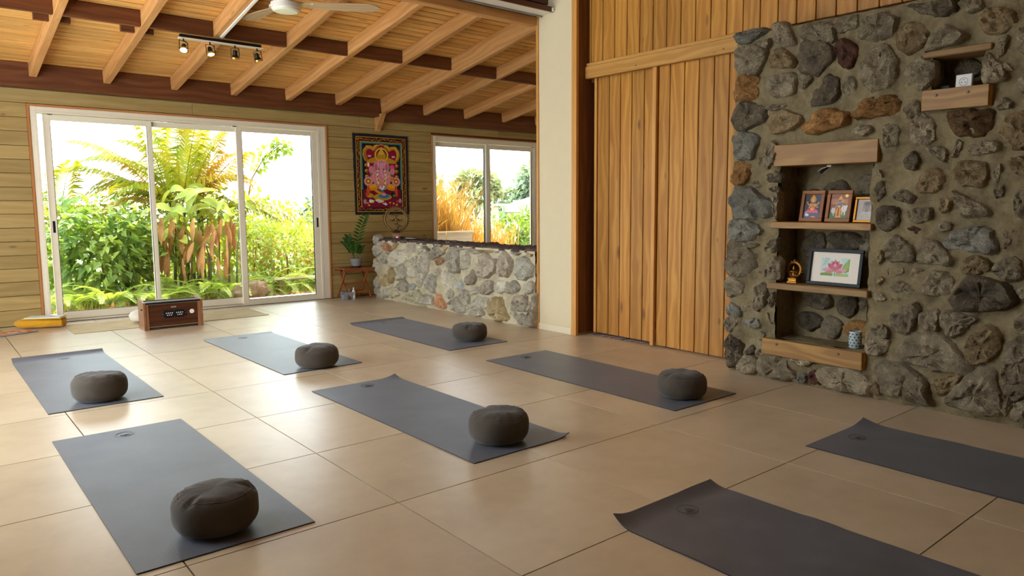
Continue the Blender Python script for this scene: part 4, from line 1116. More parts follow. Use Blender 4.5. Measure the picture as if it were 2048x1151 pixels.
# ------------------------------------------------------------------ harmonium and what lies by the doors
hx0, hx1, hy0, hy1, hh = 1.033, 1.565, .441, .66, .27
hm_ = thing('harmonium', 'walnut harmonium box with black sound grille facing the room, in front of the doors', 'harmonium', (hx0, hy0, .0))
W_, D_ = hx1 - hx0, hy1 - hy0
def tall_side(x0, x1):
    return MB().prism([(0, 0), (D_, 0), (D_, hh + .02), (D_ * .75, hh + .03), (.05, hh + .004), (0, hh)], x0, x1, Matrix(((0, 0, 1, 0), (1, 0, 0, 0), (0, 1, 0, 0), (0, 0, 0, 1))))
tall_side(0, .018).build('side_panel', M['w_harm_l'], hm_)
tall_side(W_ - .018, W_).build('side_panel', M['w_harm_l'], hm_)
bar('front_panel', hm_, .045, W_ - .045, .012, .026, .035, hh - .02, M['w_harm'], .002)
for x0 in (.018, W_ - .045):
    bar('front_stile', hm_, x0, x0 + .027, .006, .028, .0, hh - .004, M['w_harm_l'], .002)
bar('top_rail', hm_, .018, W_ - .018, .004, .03, hh - .018, hh - .002, M['black'], .002)
bar('bright_strip', hm_, .045, W_ - .045, .009, .014, hh - .026, hh - .02, M['chrome'], .001)
bar('bright_strip', hm_, .045, W_ - .045, .009, .014, .026, .034, M['chrome'], .001)
bar('back_panel', hm_, .018, W_ - .018, D_ - .03, D_ - .012, .02, hh, M['w_harm'], .002)
bar('bottom_board', hm_, .018, W_ - .018, .02, D_ - .03, .012, .024, M['w_harm'], .002)
bar('top_board', hm_, .018, W_ - .018, .03, D_ - .012, hh - .02, hh - .006, M['w_harm'], .002)
gr = MB().box(.165, .375, .006, .013, .105, .18, .002).build('grille_plate', M['black'], hm_)
gh = MB()
for s_ in (.2, .292):
    for r__ in range(2):
        for k in range(4 - r__):
            gh.lathe([(0, .0015), (.0045, .0015), (.0055, 0)], 8, TR((s_ + k * .0175 + r__ * .009, .006, .153 - r__ * .02)) @ RX(pi / 2))
gh.build('sound_hole', M['wplastic'], gr, kind='stuff')
sc_ = MB()
for px, pz in ((.175, .172), (.27, .172), (.366, .172), (.175, .113), (.27, .113), (.366, .113), (.17, .143), (.37, .143)):
    sc_.lathe([(0, .002), (.003, .0015), (.0035, 0)], 8, TR((px, .006, pz)) @ RX(pi / 2))
sc_.build('screw', M['chrome'], gr, kind='stuff')
MB().lathe([(0, .003), (.02, .003), (.022, 0)], 24, TR((.432, .012, .153)) @ RX(pi / 2)).build('pale_disc', M['fan_white'], hm_, .6)
lg = Art(.045, .018, .267, 0)        # maker's script, too small to read
lg.line('c9d2d6', [(0, .2), (.08, .8), (.16, .3), (.24, .7), (.33, .3), (.42, .75), (.5, .3), (.6, .6), (.7, .3), (.8, .75), (.92, .3), (1, .6)], .06)
lg.line('c9d2d6', [(0, .05), (1, .12)], .04)
lg.build('script_mark', hm_, M['art_gloss'], TR((.0, .0115, .205)) @ RX(pi / 2))
MB().lathe([(0, .012), (.007, .01), (.007, 0)], 12, TR((0, .06, .2)) @ RY(-pi / 2)).build('knob', M['black'], hm_, .6)
# white cushion behind the harmonium
def blob(a, b_, c_, seed, amp=.05, n=40, k=20, sq=.75):
    prof = []
    for i in range(k + 1):
        t_ = -pi / 2 + pi * i / k
        prof.append((max(0, cos(t_)) ** sq if 0 < i < k else 0., sin(t_)))
    def wob(q, an, i):
        f_ = 1 + amp * fbm((q[0] * 1.6, q[1] * 1.6, q[2] * 1.6 + seed), 1.3, 4)
        return (q[0] * a * f_, q[1] * b_ * f_, q[2] * c_ * f_ + c_)
    return MB().lathe(prof, n, None, wob)
o = blob(.13, .1, .062, 3., .08).build('floor_cushion', M['white_cloth'], None, 3.5, TR((1.16, 1.09, .005)) @ RZ(.3))
o['label'], o['category'] = 'small off-white cushion half hidden behind the harmonium', 'cushion'
# mustard bolster with open magazine, spiral notebook in front
bo = thing('bolster', 'mustard yellow bolster lying on the floor at the left end of the glass doors', 'cushion', (.315, 1.36, 0), radians(-20))
def bw(q, a, i):
    x, y, z = q
    return (x, y, z)
mb = MB()
n, K = 28, 26
vs, fs = [], []
for i in range(K + 1):
    u = i / K
    x = (u - .5) * .44
    e = min(1, (u / .22)) ** .5 * min(1, (1 - u) / .04 + .001) ** .35
    ry_, rz_ = .105 * e * (1.02 - .12 * u), .052 * e * (1. - .16 * u)
    for k in range(n):
        t_ = 2 * pi * k / n
        ct, st_ = math.copysign(abs(cos(t_)) ** .8, cos(t_)), math.copysign(abs(sin(t_)) ** .7, sin(t_))
        f_ = 1 + .05 * fbm((x * 8, ct * 1.2, st_ * 1.2), 1.4, 3)
        vs.append((x, ry_ * ct * f_, max(0, .052 * 1 + rz_ * st_ * f_ - (.0 if u < .5 else .003))))
fs = [(i * n + k, i * n + (k + 1) % n, (i + 1) * n + (k + 1) % n, (i + 1) * n + k) for i in range(K) for k in range(n)]
fs += [tuple(range(n))[::-1], tuple(range(K * n, (K + 1) * n))]
mb.add(vs, [f[::-1] for f in fs])
mb.build('cover', M['mustard'], bo, 3.5)
MB().tube([(-.2, -.06, .05), (-.05, -.103, .05), (.1, -.1, .05), (.2, -.09, .05)], .0025, 6).build('piping', M['mustard'], bo, 3.5)
bk = thing('open_book', 'thin picture book with yellow cover lying open on the mustard bolster', 'book', (.36, 1.33, .0985), radians(-28))
MB().box(-.17, .16, -.095, .1, 0, .004, .001).build('cover', M['yellow_paper'], bk)
MB().box(-.165, .145, -.07, .098, .0042, .011, .002).build('pages', M['paper'], bk)
ar = Art(.29, .15, -.01, -.06)
ar.rect('e4e8ea', 0, 0, 1, 1)
ar.rect('d2e2cf', .05, .55, .28, .95)
ar.line('b9a36a', [(.35, .7), (.5, .62), (.62, .74), (.8, .6)], .02)
ar.ell('9fb4d6', .68, .45, .06, .12)
ar.ell('8b6f92', .72, .62, .04, .06)
ar.line('c6b48a', [(.1, .25), (.9, .2)], .01)
ar.build('printed_page', bk, M['art'], TR((0, 0, .0111)))
nb = thing('spiral_notebook', 'orange patterned spiral notebook lying on the floor before the bolster', 'notebook', (.075, 1.125, 0), radians(22))
MB().box(-.17, .17, -.095, .1, 0, .012, .001).build('pages', M['dgrey'], nb)
ar = Art(.33, .18, 0, -.085)
ar.rect('d78c52', 0, 0, 1, 1)
for k in range(26):
    ar.ell(rnd.choice(['b8442c', 'e6c9a0', '6f8a93', '8b3a2a', 'e0a05a', 'd9d2c2']), rnd.random() * .9 + .05, rnd.random() * .84 + .08, .03 + .05 * rnd.random(), .05 + .06 * rnd.random())
ar.build('cover', nb, M['art'], TR((0, 0, .0121)))
sp = MB()
for k in range(26):
    sp.torus(.008, .0011, 12, 5, TR((-.16 + k * .0128, -.097, .008)) @ RY(pi / 2))
sp.build('spiral_binding', M['chrome'], nb, 1.)
# ------------------------------------------------------------------ corner stool, plant, caddy
st = thing('folding_stool', 'low folding slatted stool of reddish wood in the corner by the half wall', 'stool', (3.70, 1.43, 0))
sw, sd_, szt = .215, .15, .4
for k in range(6):
    x = -sw + (k + .5) * 2 * sw / 6
    bar('slat', st, x - .034, x + .034, -sd_ - .01, sd_ + .01, szt - .014, szt, M['w_stool'], .002)
for y in (-sd_ + .01, sd_ - .03):
    bar('apron', st, -sw, sw, y, y + .02, szt - .045, szt - .015, M['w_stool'], .002)
for x in (-.165, .145):
    for s_ in (-1, 1):
        p0, p1 = Vector((x + .012 * s_, s_ * -.14, .0)), Vector((x + .012 * s_, s_ * .13, szt - .018))
        d = (p1 - p0)
        board('leg', st, (p0 + p1) / 2 + Vector((0, 0, .008)), d, (0, d.z, -d.y), d.length - .012, .028, .018, M['w_stool'], .002)
for y, z in ((-.085, .085), (.08, .085), (0, .19)):
    bar('stretcher', st, -.155, .155, y - .011, y + .011, z - .014, z + .014, M['w_stool'], .002)
pt = thing('potted_plant', 'young plant with glossy paired leaflets in a grey pot on the corner stool', 'potted plant', (3.725, 1.42, szt))
MB().lathe([(0, .0), (.062, 0), (.066, .018), (.066, .02), (.0, .02)], 28).build('saucer', M['black'], pt, .6)
MB().lathe([(0, .012), (.056, .012), (.074, .105), (.079, .106), (.079, .116), (.072, .116), (.068, .1), (0, .098)], 32).build('pot', M['grey_pot'], pt, .6)
MB().lathe([(0, .1), (.069, .1)], 20).build('soil', M['soil'], pt)
def zz_leaf(mb, p, d, n_, L, W):
    d, n_ = d.normalized(), n_.normalized()
    s_ = d.cross(n_).normalized()
    n_ = s_.cross(d)
    pr_ = ((0, .1), (.2, .75), (.45, 1.), (.75, .72), (1., .05))
    vs = []
    for u, w_ in pr_:
        c_ = p + d * L * u + n_ * L * (.1 * u - .22 * u * u)
        vs += [c_ - s_ * W * w_ / 2 + n_ * W * .12 * w_, c_, c_ + s_ * W * w_ / 2 + n_ * W * .12 * w_]
    fs = []
    for i in range(4):
        a = i * 3
        fs += [(a, a + 1, a + 4, a + 3), (a + 1, a + 2, a + 5, a + 4)]
    mb.add(vs, fs)
zs = [((.0, .0, .1), (.13, -.04, .55), (.03, .0, 0), 10, .05, .02), ((-.02, .01, .1), (-.12, -.05, .26), (0, 0, .02), 8, .075, .032), ((.0, -.02, .1), (-.05, -.05, .2), (0, 0, .02), 7, .07, .03),
      ((-.01, .02, .1), (-.07, .03, .3), (0, 0, 0), 8, .065, .028), ((.02, -.01, .1), (.03, -.05, .16), (0, 0, 0), 6, .065, .03), ((-.02, -.01, .1), (-.15, .0, .22), (0, 0, .02), 7, .06, .03)]
for p0, tip, bend, k_, L, W in zs:
    p0, tip = Vector(p0), Vector(tip)
    pts = [p0.lerp(p0 + tip, u) + Vector((bend[0] * sin(pi * u) * -1, 0, .03 * sin(pi * u))) for u in [i / 8 for i in range(9)]]
    so = MB().tube(pts, [.006 * (1 - .6 * i / 8) for i in range(9)], 7).build('stem', M['stem'], pt, 3.5)
    big = L < .055
    for i in range(k_):
        u = .3 + .7 * i / (k_ - 1)
        p = p0.lerp(p0 + tip, u) + Vector((-bend[0] * sin(pi * u), 0, .03 * sin(pi * u)))
        ax = tip.normalized()
        for s_ in (-1, 1):
            sd = Vector((.72, -.69, 0)) if not big else Vector((.85, -.5, .1))
            d = sd * s_ + ax * .55 + Vector((0, 0, .15))
            lb = MB()
            zz_leaf(lb, p, d, Vector((-.4, -.6, .75)), (.085 if big else L) * (1 - .25 * abs(u - .55)), .034 if big else W)
            lb.build('leaflet', M['zz'], so, 3.5)
cd = thing('caddy', 'small grey plastic caddy of bottles on the floor beside the stool', 'caddy', (3.56, 1.375, 0), radians(-8))
def open_box(x, y, h_, t_, tp):
    mb = MB()
    o_ = [(-x, -y), (x, -y), (x, y), (-x, y)]
    vs = [(*p, 0) for p in o_] + [(p[0] * tp, p[1] * tp, h_) for p in o_] + [(p[0] * tp - math.copysign(t_, p[0]), p[1] * tp - math.copysign(t_, p[1]), h_) for p in o_] + [(p[0] - math.copysign(t_, p[0]), p[1] - math.copysign(t_, p[1]), t_) for p in o_]
    fs = [(3, 2, 1, 0), (12, 13, 14, 15)] + [f for i in range(4) for f in ((i, (i + 1) % 4, 4 + (i + 1) % 4, 4 + i), (4 + i, 4 + (i + 1) % 4, 8 + (i + 1) % 4, 8 + i), (8 + i, 8 + (i + 1) % 4, 12 + (i + 1) % 4, 12 + i))]
    return mb.add(vs, fs)
open_box(.055, .06, .098, .003, 1.18).build('tub', M['grey_caddy'], cd, .5)
MB().box(-.068, -.066, -.045, -.005, .068, .088, .001).build('hand_hole', M['black'], cd)
hr = Art(.02, .02)
hr.ell('c9303a', .5, .5, .4, .4)
hr.build('red_dot', cd, M['art'], TR((-.0688, -.02, .07)) @ RZ(-pi / 2) @ RX(pi / 2))
def bottle(name, label, x, y, z, r, h_, capm, body, grp=None, band=None):
    b_ = thing(name, label, 'bottle', (x, y, z))
    MB().lathe([(0, 0), (r, 0), (r, h_ * .62), (r * .8, h_ * .72), (r * .35, h_ * .78), (r * .35, h_ * .8), (0, h_ * .8)], 20).build('body', body, b_, .6)
    MB().lathe([(0, h_ * .8), (r * .42, h_ * .8), (r * .36, h_ * .97), (0, h_)], 16).build('cap', capm, b_, .6)
    if band:
        MB().lathe([(r * 1.01, h_ * .06), (r * 1.01, h_ * .16)], 20).build('band', band, b_)
        MB().lathe([(r * 1.01, h_ * .4), (r * 1.01, h_ * .44)], 20).build('band', band, b_)
    return b_
bottle('dropper_bottle', 'small clear bottle with white cap standing in the grey caddy', 3.565, 1.4, .004, .017, .15, M['wplastic'], M['ceramic'])
bottle('amber_bottle', 'dark little bottle in the grey caddy behind its rim', 3.53, 1.385, .004, .018, .1, M['black'], M['blackm'])
bottle('spray_bottle', 'white bottle lying back at the right side of the caddy by the stool leg', 3.6, 1.395, .004, .016, .13, M['wplastic'], M['wplastic'])
bottle('lotion_bottle', 'slim white bottle with green bands on the floor right of the caddy', 3.628, 1.325, 0., .022, .155, M['wplastic'], M['wplastic'], None, plain('mint_band', '8fc4a5', .5))
# ------------------------------------------------------------------ on the half wall
def dancer(mb, s, T):
    def tb(p, r): mb.tube([Vector(q) * s for q in p], [x * s for x in r], 8, True, T)
    tb([(0, 0, .50), (.02, 0, .62), (0, 0, .74), (-.01, 0, .82)], [.055, .045, .075, .03])
    tb([(-.01, 0, .82), (-.01, 0, .87), (-.01, 0, .93), (-.01, 0, 1.0), (-.01, 0, 1.06)], [.028, .05, .05, .03, .008])
    tb([(.03, 0, .5), (.12, -.04, .36), (.05, -.02, .2), (.04, -.06, .16)], [.06, .05, .034, .02])
    tb([(-.03, 0, .5), (-.02, -.1, .42), (.16, -.12, .4), (.3, -.1, .36), (.34, -.1, .34)], [.06, .055, .04, .028, .015])
    for p in ([(-.07, 0, .75), (-.22, 0, .66), (-.36, 0, .74)], [(.07, 0, .75), (.22, 0, .66), (.36, 0, .76)], [(-.06, -.03, .74), (-.18, -.08, .62), (.02, -.12, .64)], [(.06, -.03, .74), (.18, -.08, .62), (.2, -.12, .74)]):
        tb(p, [.03, .026, .016])
    for a in (-50, -25, 25, 50, -80, 80):
        tb([(-.01, .02, .93), (-.01 + .3 * sin(radians(a)), .02, .93 + .2 * cos(radians(a)) - .02)], [.012, .006])
def statue_ring(mb, R, zc_, n_fl, T, s):
    vs, fs = torus_geo(R, .012 * s, 48, 8)
    mb.add(vs, fs, T @ TR((0, 0, zc_)) @ RX(pi / 2))
    vs, fs = torus_geo(R * .86, .006 * s, 48, 6)
    mb.add(vs, fs, T @ TR((0, 0, zc_)) @ RX(pi / 2))
    for k in range(n_fl):
        a = -pi / 2 + radians(24) + (2 * pi - radians(48)) * k / (n_fl - 1)
        c_, s__ = cos(a), sin(a)
        p = Vector((R * c_, 0, zc_ + R * s__))
        d = Vector((c_, 0, s__))
        t_ = Vector((-s__, 0, c_))
        mb.tube([p, p + d * .02 * s + t_ * .006 * s, p + d * .034 * s], [.010 * s, .009 * s, .002 * s], 6, True, T)
        mb.tube([p, p - d * R * .14], .003 * s, 5, True, T)
ns = thing('dancing_statue', 'bronze statue of a dancing many-armed figure in a flame ring on the half wall', 'statue', (4.12, 1.07, .768), radians(-38))
pm = MB().box(-.05, .05, -.04, .04, 0, .022, .003).box(-.044, .044, -.035, .035, .022, .06, .004).box(-.052, .052, -.042, .042, .06, .074, .003)
pm.build('pedestal', M['bronze'], ns, .6)
MB().lathe([(0, .105), (.04, .1), (.052, .088), (.04, .074), (0, .074)], 24).build('lotus_base', M['bronze'], ns, .7)
mb = MB()
statue_ring(mb, .142, .25, 29, Matrix(), 1.)
mb.build('flame_ring', M['bronze'], ns, .8)
mb = MB()
dancer(mb, .24, TR((0, 0, .072)))
mb.build('dancing_figure', M['bronze'], ns, .8)
MB().lathe([(0, .032), (.016, .04), (.022, .05), (.012, .062), (0, .062)], 14, TR((0, -.01, .055))).build('small_figure_underfoot', M['bronze'], ns, .7)
cd_ = thing('candle_holder', 'small pink faceted glass candle holder beside the dancing statue', 'candle holder', (4.06, .93, .768))
MB().lathe([(0, 0), (.026, 0), (.034, .02), (.034, .034), (.028, .05), (.025, .05), (.03, .034), (.03, .02), (.0, .012)], 9).build('glass_cup', M['pink'], cd_)
MB().lathe([(0, .03), (.027, .03), (.027, .012), (0, .012)], 12).build('wax', M['paper'], cd_)
tr_ = thing('incense_tray', 'dark navy tray lying on the half wall right of the pink candle holder', 'tray', (4.12, .72, .772), .08)
MB().prism([(.09 * cos(2 * pi * k / 28), .13 * sin(2 * pi * k / 28)) for k in range(28)], 0, .006).build('tray_plate', M['navy'], tr_)
MB().torus(1, .05, 40, 6, TR((0, 0, .008)) @ Matrix.Diagonal((.09, .13, .1, 1))).build('rim', M['navy'], tr_, 1.)
MB().tube([(.01, -.11, .012), (.0, .1, .014)], .0025, 6).tube([(-.03, -.09, .012), (-.02, .08, .012)], .002, 6).build('incense_stick', M['paper'], tr_)
ds = thing('paper_leaflet', 'small pale leaflet lying on top of the half wall under the alcove window', 'leaflet', (4.09, -.2, .771), .3)
MB().box(-.06, .06, -.09, .09, 0, .006, .001).build('sheet', M['paper'], ds)
a_ = Art(.11, .17, 0, -.085)
a_.rect('3f5e86', .08, .55, .92, .95)
a_.rect('c9a44a', .08, .1, .5, .45)
a_.build('print', ds, M['art'], TR((0, 0, .0062)))
# ------------------------------------------------------------------ cloth hanging
tp = thing('wall_hanging', 'printed cloth hanging of a seated pink elephant-headed figure, black edged, on the plank wall', 'wall hanging', (4.234, YB - .006, 1.067))
mb = MB()
cw, ch = .8, 1.06
nx, nz = 16, 22
vs = []
for s_ in (0, 1):
    for i in range(nx + 1):
        for j in range(nz + 1):
            u, v_ = i / nx, j / nz
            e = .006 * fbm((u * 9, v_ * 9, 1.), 1.) * (i in (0, nx) or j in (0, nz))
            x = (u - .5) * cw * (1. - .0 * v_) + e - (.012 * v_ if u < .5 else 0)
            vs.append((x, -.006 if s_ else -.001, v_ * ch + e + .004 * (1 - u)))
m_ = nz + 1
N_ = (nx + 1) * m_
fs = []
for i in range(nx):
    for j in range(nz):
        q = (i * m_ + j, (i + 1) * m_ + j, (i + 1) * m_ + j + 1, i * m_ + j + 1)
        fs.append(tuple(N_ + a for a in q))
        fs.append(q[::-1])
rim = [(i, 0) for i in range(nx)] + [(nx, j) for j in range(nz)] + [(i, nz) for i in range(nx, 0, -1)] + [(0, j) for j in range(nz, 0, -1)]
for k in range(len(rim)):
    a, c_ = rim[k], rim[(k + 1) % len(rim)]
    ia, ic = a[0] * m_ + a[1], c_[0] * m_ + c_[1]
    fs.append((ia, ic, ic + N_, ia + N_))
mb.add(vs, fs)
mb.build('cloth', M['cloth_black'], tp)
A = Art(.735, .985, -.003, .04)
gold, gold2, dk, crim, teal, pnk, pnk2, org = 'c08a1e', 'd9ab35', '1c1a22', '8f1030', '3f8d93', 'd77f96', 'b8607c', 'd98a14'
A.rect(gold, 0, 0, 1, 1)
A.rect('2a1d16', .012, .009, .988, .991)
rr = random.Random(11)
for k in range(64):         # border flowers
    for x0, y0 in ((.044, k / 64 + .008), (.956, k / 64 + .008)):
        A.ell(rr.choice([gold, '8a5f14', 'a83a4a', 'b9781c', '8f3a44']), x0 + rr.uniform(-.018, .018), y0, .011, .0075)
for k in range(48):
    for y0 in (.036, .964):
        A.ell(rr.choice([gold, '8a5f14', 'a83a4a', 'b9781c', '8f3a44']), k / 48 + .01, y0 + rr.uniform(-.014, .014), .011, .008)
A.rect(gold2, .078, .062, .922, .938)
A.rect(dk, .09, .07, .91, .93)
A.rect(teal, .098, .3, .118, .922)
A.rect(teal, .882, .3, .902, .922)
A.rect(teal, .098, .912, .902, .924)
arch = [(.2, .4), (.19, .7), (.16, .76), (.17, .82), (.22, .865), (.3, .86), (.34, .84), (.38, .875), (.5, .9), (.62, .875), (.66, .84), (.7, .86), (.78, .865), (.83, .82), (.84, .76), (.81, .7), (.8, .4)]
A.poly(crim, arch)
for i in range(len(arch) - 1):      # gilded scroll frame
    for t_ in (0, .25, .5, .75):
        x = arch[i][0] + (arch[i + 1][0] - arch[i][0]) * t_
        y = arch[i][1] + (arch[i + 1][1] - arch[i][1]) * t_
        if .42 < x < .58:
            continue
        A.ell(gold, x, y, .034, .022)
        A.ell('5f3f0c', x + .008, y - .004, .018, .011)
        A.ell(gold2, x - .008, y + .006, .014, .009)
A.line(gold2, [(.33, .845), (.4, .885), (.5, .905), (.6, .885), (.67, .845)], .012)
for x0 in (.26, .74):
    A.ell('b9b6bb', x0, .745, .035, .012)
    A.line('b9b6bb', [(x0 - .03, .76), (x0, .752), (x0 + .03, .76)], .006)
A.ell(gold, .5, .655, .3, .085, 0, 24, 0, 180)     # throne arch
A.ell('3d7a34', .5, .52, .24, .15)
A.ell(gold2, .5, .765, .14, .1)                     # halo
A.ell(dk, .5, .765, .105, .078)
A.ell(gold, .5, .755, .088, .07)
A.poly(gold2, [(.44, .77), (.47, .83), (.49, .845), (.5, .885), (.51, .845), (.53, .83), (.56, .77)])
A.rect(gold, .2, .28, .3, .42)
A.rect(gold, .7, .28, .8, .42)
A.rect('6d1526', .12, .06, .88, .3)
A.poly('7f1230', [(.1, .06), (.9, .06), (.9, .17), (.1, .17)])
for x0 in (.225, .785):                             # round bolsters
    A.ell(pnk2, x0, .41, .088, .066)
    A.ell('e08aa6', x0, .41, .078, .058)
    A.ell(gold, x0, .41, .056, .042)
    A.ell('3a2415', x0, .41, .04, .03)
    A.ell(gold2, x0, .41, .028, .021)
    A.ell('f2e3a0', x0, .41, .01, .008)
# body
A.ell(pnk, .5, .43, .17, .14)
A.ell(pnk, .29, .565, .05, .05)
A.ell(pnk, .72, .555, .045, .05)
A.line(pnk, [(.31, .56), (.34, .52), (.4, .54)], .06)
A.line(pnk, [(.7, .55), (.66, .52), (.6, .54)], .06)
A.line(pnk, [(.37, .52), (.3, .46), (.33, .4)], .075)
A.line(pnk, [(.62, .5), (.69, .45), (.66, .42)], .065)
A.ell('e0508e', .71, .61, .045, .026)
A.ell('e0508e', .69, .605, .03, .02)
A.ell('e7e2dc', .235, .63, .022, .03)
A.ell(pnk, .385, .605, .05, .075)
A.ell(pnk, .595, .605, .05, .075)
A.ell(pnk2, .385, .6, .025, .05)
A.ell(pnk2, .595, .6, .025, .05)
A.ell('dd8b9f', .49, .645, .088, .068)
A.ell('f3e6dc', .455, .648, .026, .011)
A.ell('f3e6dc', .53, .648, .026, .011)
A.ell(dk, .457, .647, .011, .009)
A.ell(dk, .528, .647, .011, .009)
A.line(dk, [(.43, .662), (.455, .668), (.475, .66)], .006)
A.line(dk, [(.51, .66), (.53, .668), (.555, .662)], .006)
A.line('a8233c', [(.492, .66), (.492, .69)], .012)
for c_, wd in ((pnk2, .068), ('e297a8', .056)):      # trunk
    A.line(c_, [(.49, .62), (.485, .56), (.49, .51), (.52, .475), (.57, .465), (.62, .475), (.65, .49)], wd)
for k in range(6):
    A.line(pnk2, [(.462, .6 - k * .02), (.515, .6 - k * .02)], .003)
A.rect(gold2, .41, .69, .57, .708)
for k in range(7):
    A.ell(gold, .42 + k * .024, .72 + .015 * sin(pi * k / 6), .014, .014)
A.ell('c9521c', .7, .45, .055, .014)
A.ell(org, .7, .46, .045, .016)
# garlands and jewels
for s_ in (-1, 1):
    A.line('ded9cf', [(.49 + s_ * .075, .56), (.49 + s_ * .085, .45), (.49 + s_ * .06, .36), (.49 + s_ * .01, .3)], .034)
    for k in range(4):
        A.ell('b23a4a', .49 + s_ * (.08 - .003 * k * k), .53 - .055 * k, .016, .011)
A.line(gold2, [(.42, .5), (.45, .44), (.5, .41), (.55, .44), (.57, .48)], .016)
A.line(gold, [(.4, .47), (.45, .4), (.5, .37), (.55, .4), (.59, .45)], .016)
for x0, y0 in ((.32, .44), (.33, .48), (.36, .52), (.66, .45), (.64, .5), (.62, .53)):
    A.ell(gold2, x0, y0, .02, .008)
# legs in orange cloth
for s_ in (-1, 1):
    cx = .5 + s_ * .17
    A.ell(org, cx, .335, .13, .06, s_ * -14)
    A.ell('eda52c', cx + .0, .35, .1, .035, s_ * -14)
    for k in range(5):
        A.line('b3660c', [(cx - .08 + .035 * k, .3 - s_ * .004), (cx - .05 + .035 * k, .34), (cx - .045 + .035 * k, .375)], .004)
    A.poly('c8481f', [(.5 + s_ * .26, .36), (.5 + s_ * .32, .3), (.5 + s_ * .31, .2), (.5 + s_ * .24, .23)])
A.line('4c7f9b', [(.37, .38), (.45, .31), (.54, .26)], .018)
A.line('4c7f9b', [(.62, .38), (.55, .31), (.46, .27)], .018)
A.line(org, [(.35, .3), (.45, .25), (.56, .235)], .05)
A.ell(gold, .5, .2, .19, .045)
A.ell('3d86a8', .53, .212, .12, .032)
A.ell('2b5f80', .53, .216, .07, .018)
A.ell(pnk, .53, .235, .05, .022)
A.ell(dk, .72, .235, .05, .035)
A.ell('4f7a3a', .74, .22, .03, .018)
A.ell(gold, .25, .22, .07, .03)
A.ell('c0402a', .2, .24, .04, .022)
# offerings on the red carpet
A.poly('d3cfc4', [(.34, .16), (.42, .175), (.52, .15), (.6, .1), (.56, .085), (.47, .125), (.38, .14)])
A.ell('e4e0d6', .26, .145, .03, .024)
A.ell('e4e0d6', .3, .14, .028, .022)
A.ell('8d8fa0', .15, .14, .03, .03)
A.ell('9a9cab', .86, .15, .03, .03)
for k in range(14):
    A.ell(rr.choice([org, gold2, 'd9572e', '8c2233']), .13 + .74 * rr.random(), .085 + .06 * rr.random(), .02, .011)
A.build('print', tp, M['art'], TR((0, -.0062, 0)) @ RX(pi / 2))
# ------------------------------------------------------------------ track light
tl = thing('track_light', 'black track with four adjustable spotlights under the ceiling blocking', 'track light', (1.312, -.178, 2.70))
MB().box(0, .706, -.04, 0, -.03, .0, .002).build('track_bar', M['black'], tl)
MB().box(-.012, .718, -.062, .004, -.038, -.031, .002).build('mounting_plate', M['fan_white'], tl)
for x, aim, on in ((.028, (-.25, -.6, -.75), True), (.248, (.05, -.4, -.92), True), (.466, (.1, .35, -.93), False), (.667, (.32, .1, -.94), False)):
    sp_ = MB()
    sp_.tube([(x, -.03, -.036), (x, -.03, -.062)], .006, 8)
    d = Vector(aim).normalized()
    c_ = Vector((x, -.03, -.115))
    side = d.cross(Vector((0, 1, 0))).normalized()
    for s_ in (-1, 1):
        sp_.tube([(x, -.03, -.062), Vector((x, -.03, -.064)) + side * .036 * s_, c_ + side * .036 * s_ + d * .045], .0032, 6)
    sp_.tube([(x, -.03, -.05), (x + .035, -.02, -.07), (x + .03, -.01, -.09), c_ - d * .03], .0025, 6)
    o = sp_.build('spot_yoke', M['black'], tl, .8)
    Tm = TR(c_) @ d.to_track_quat('Z', 'Y').to_matrix().to_4x4()
    MB().lathe([(0, -.035), (.016, -.035), (.02, -.015), (.02, .005), (.026, .012), (.034, .035), (.03, .035), (.02, .012), (0, .012)], 20, Tm).build('lamp_head', M['black'], o, .6)
    MB().lathe([(.0, .038 if on else .02), (.029, .034 if on else .03)], 20, Tm).build('lamp_face', M['lamp'] if on else M['lamp_off'], o)
    MB().lathe([(.029, .024), (.0345, .026), (.0345, .04), (.029, .041)], 20, Tm).build('amber_rim', M['lamp_off'], o, .6)
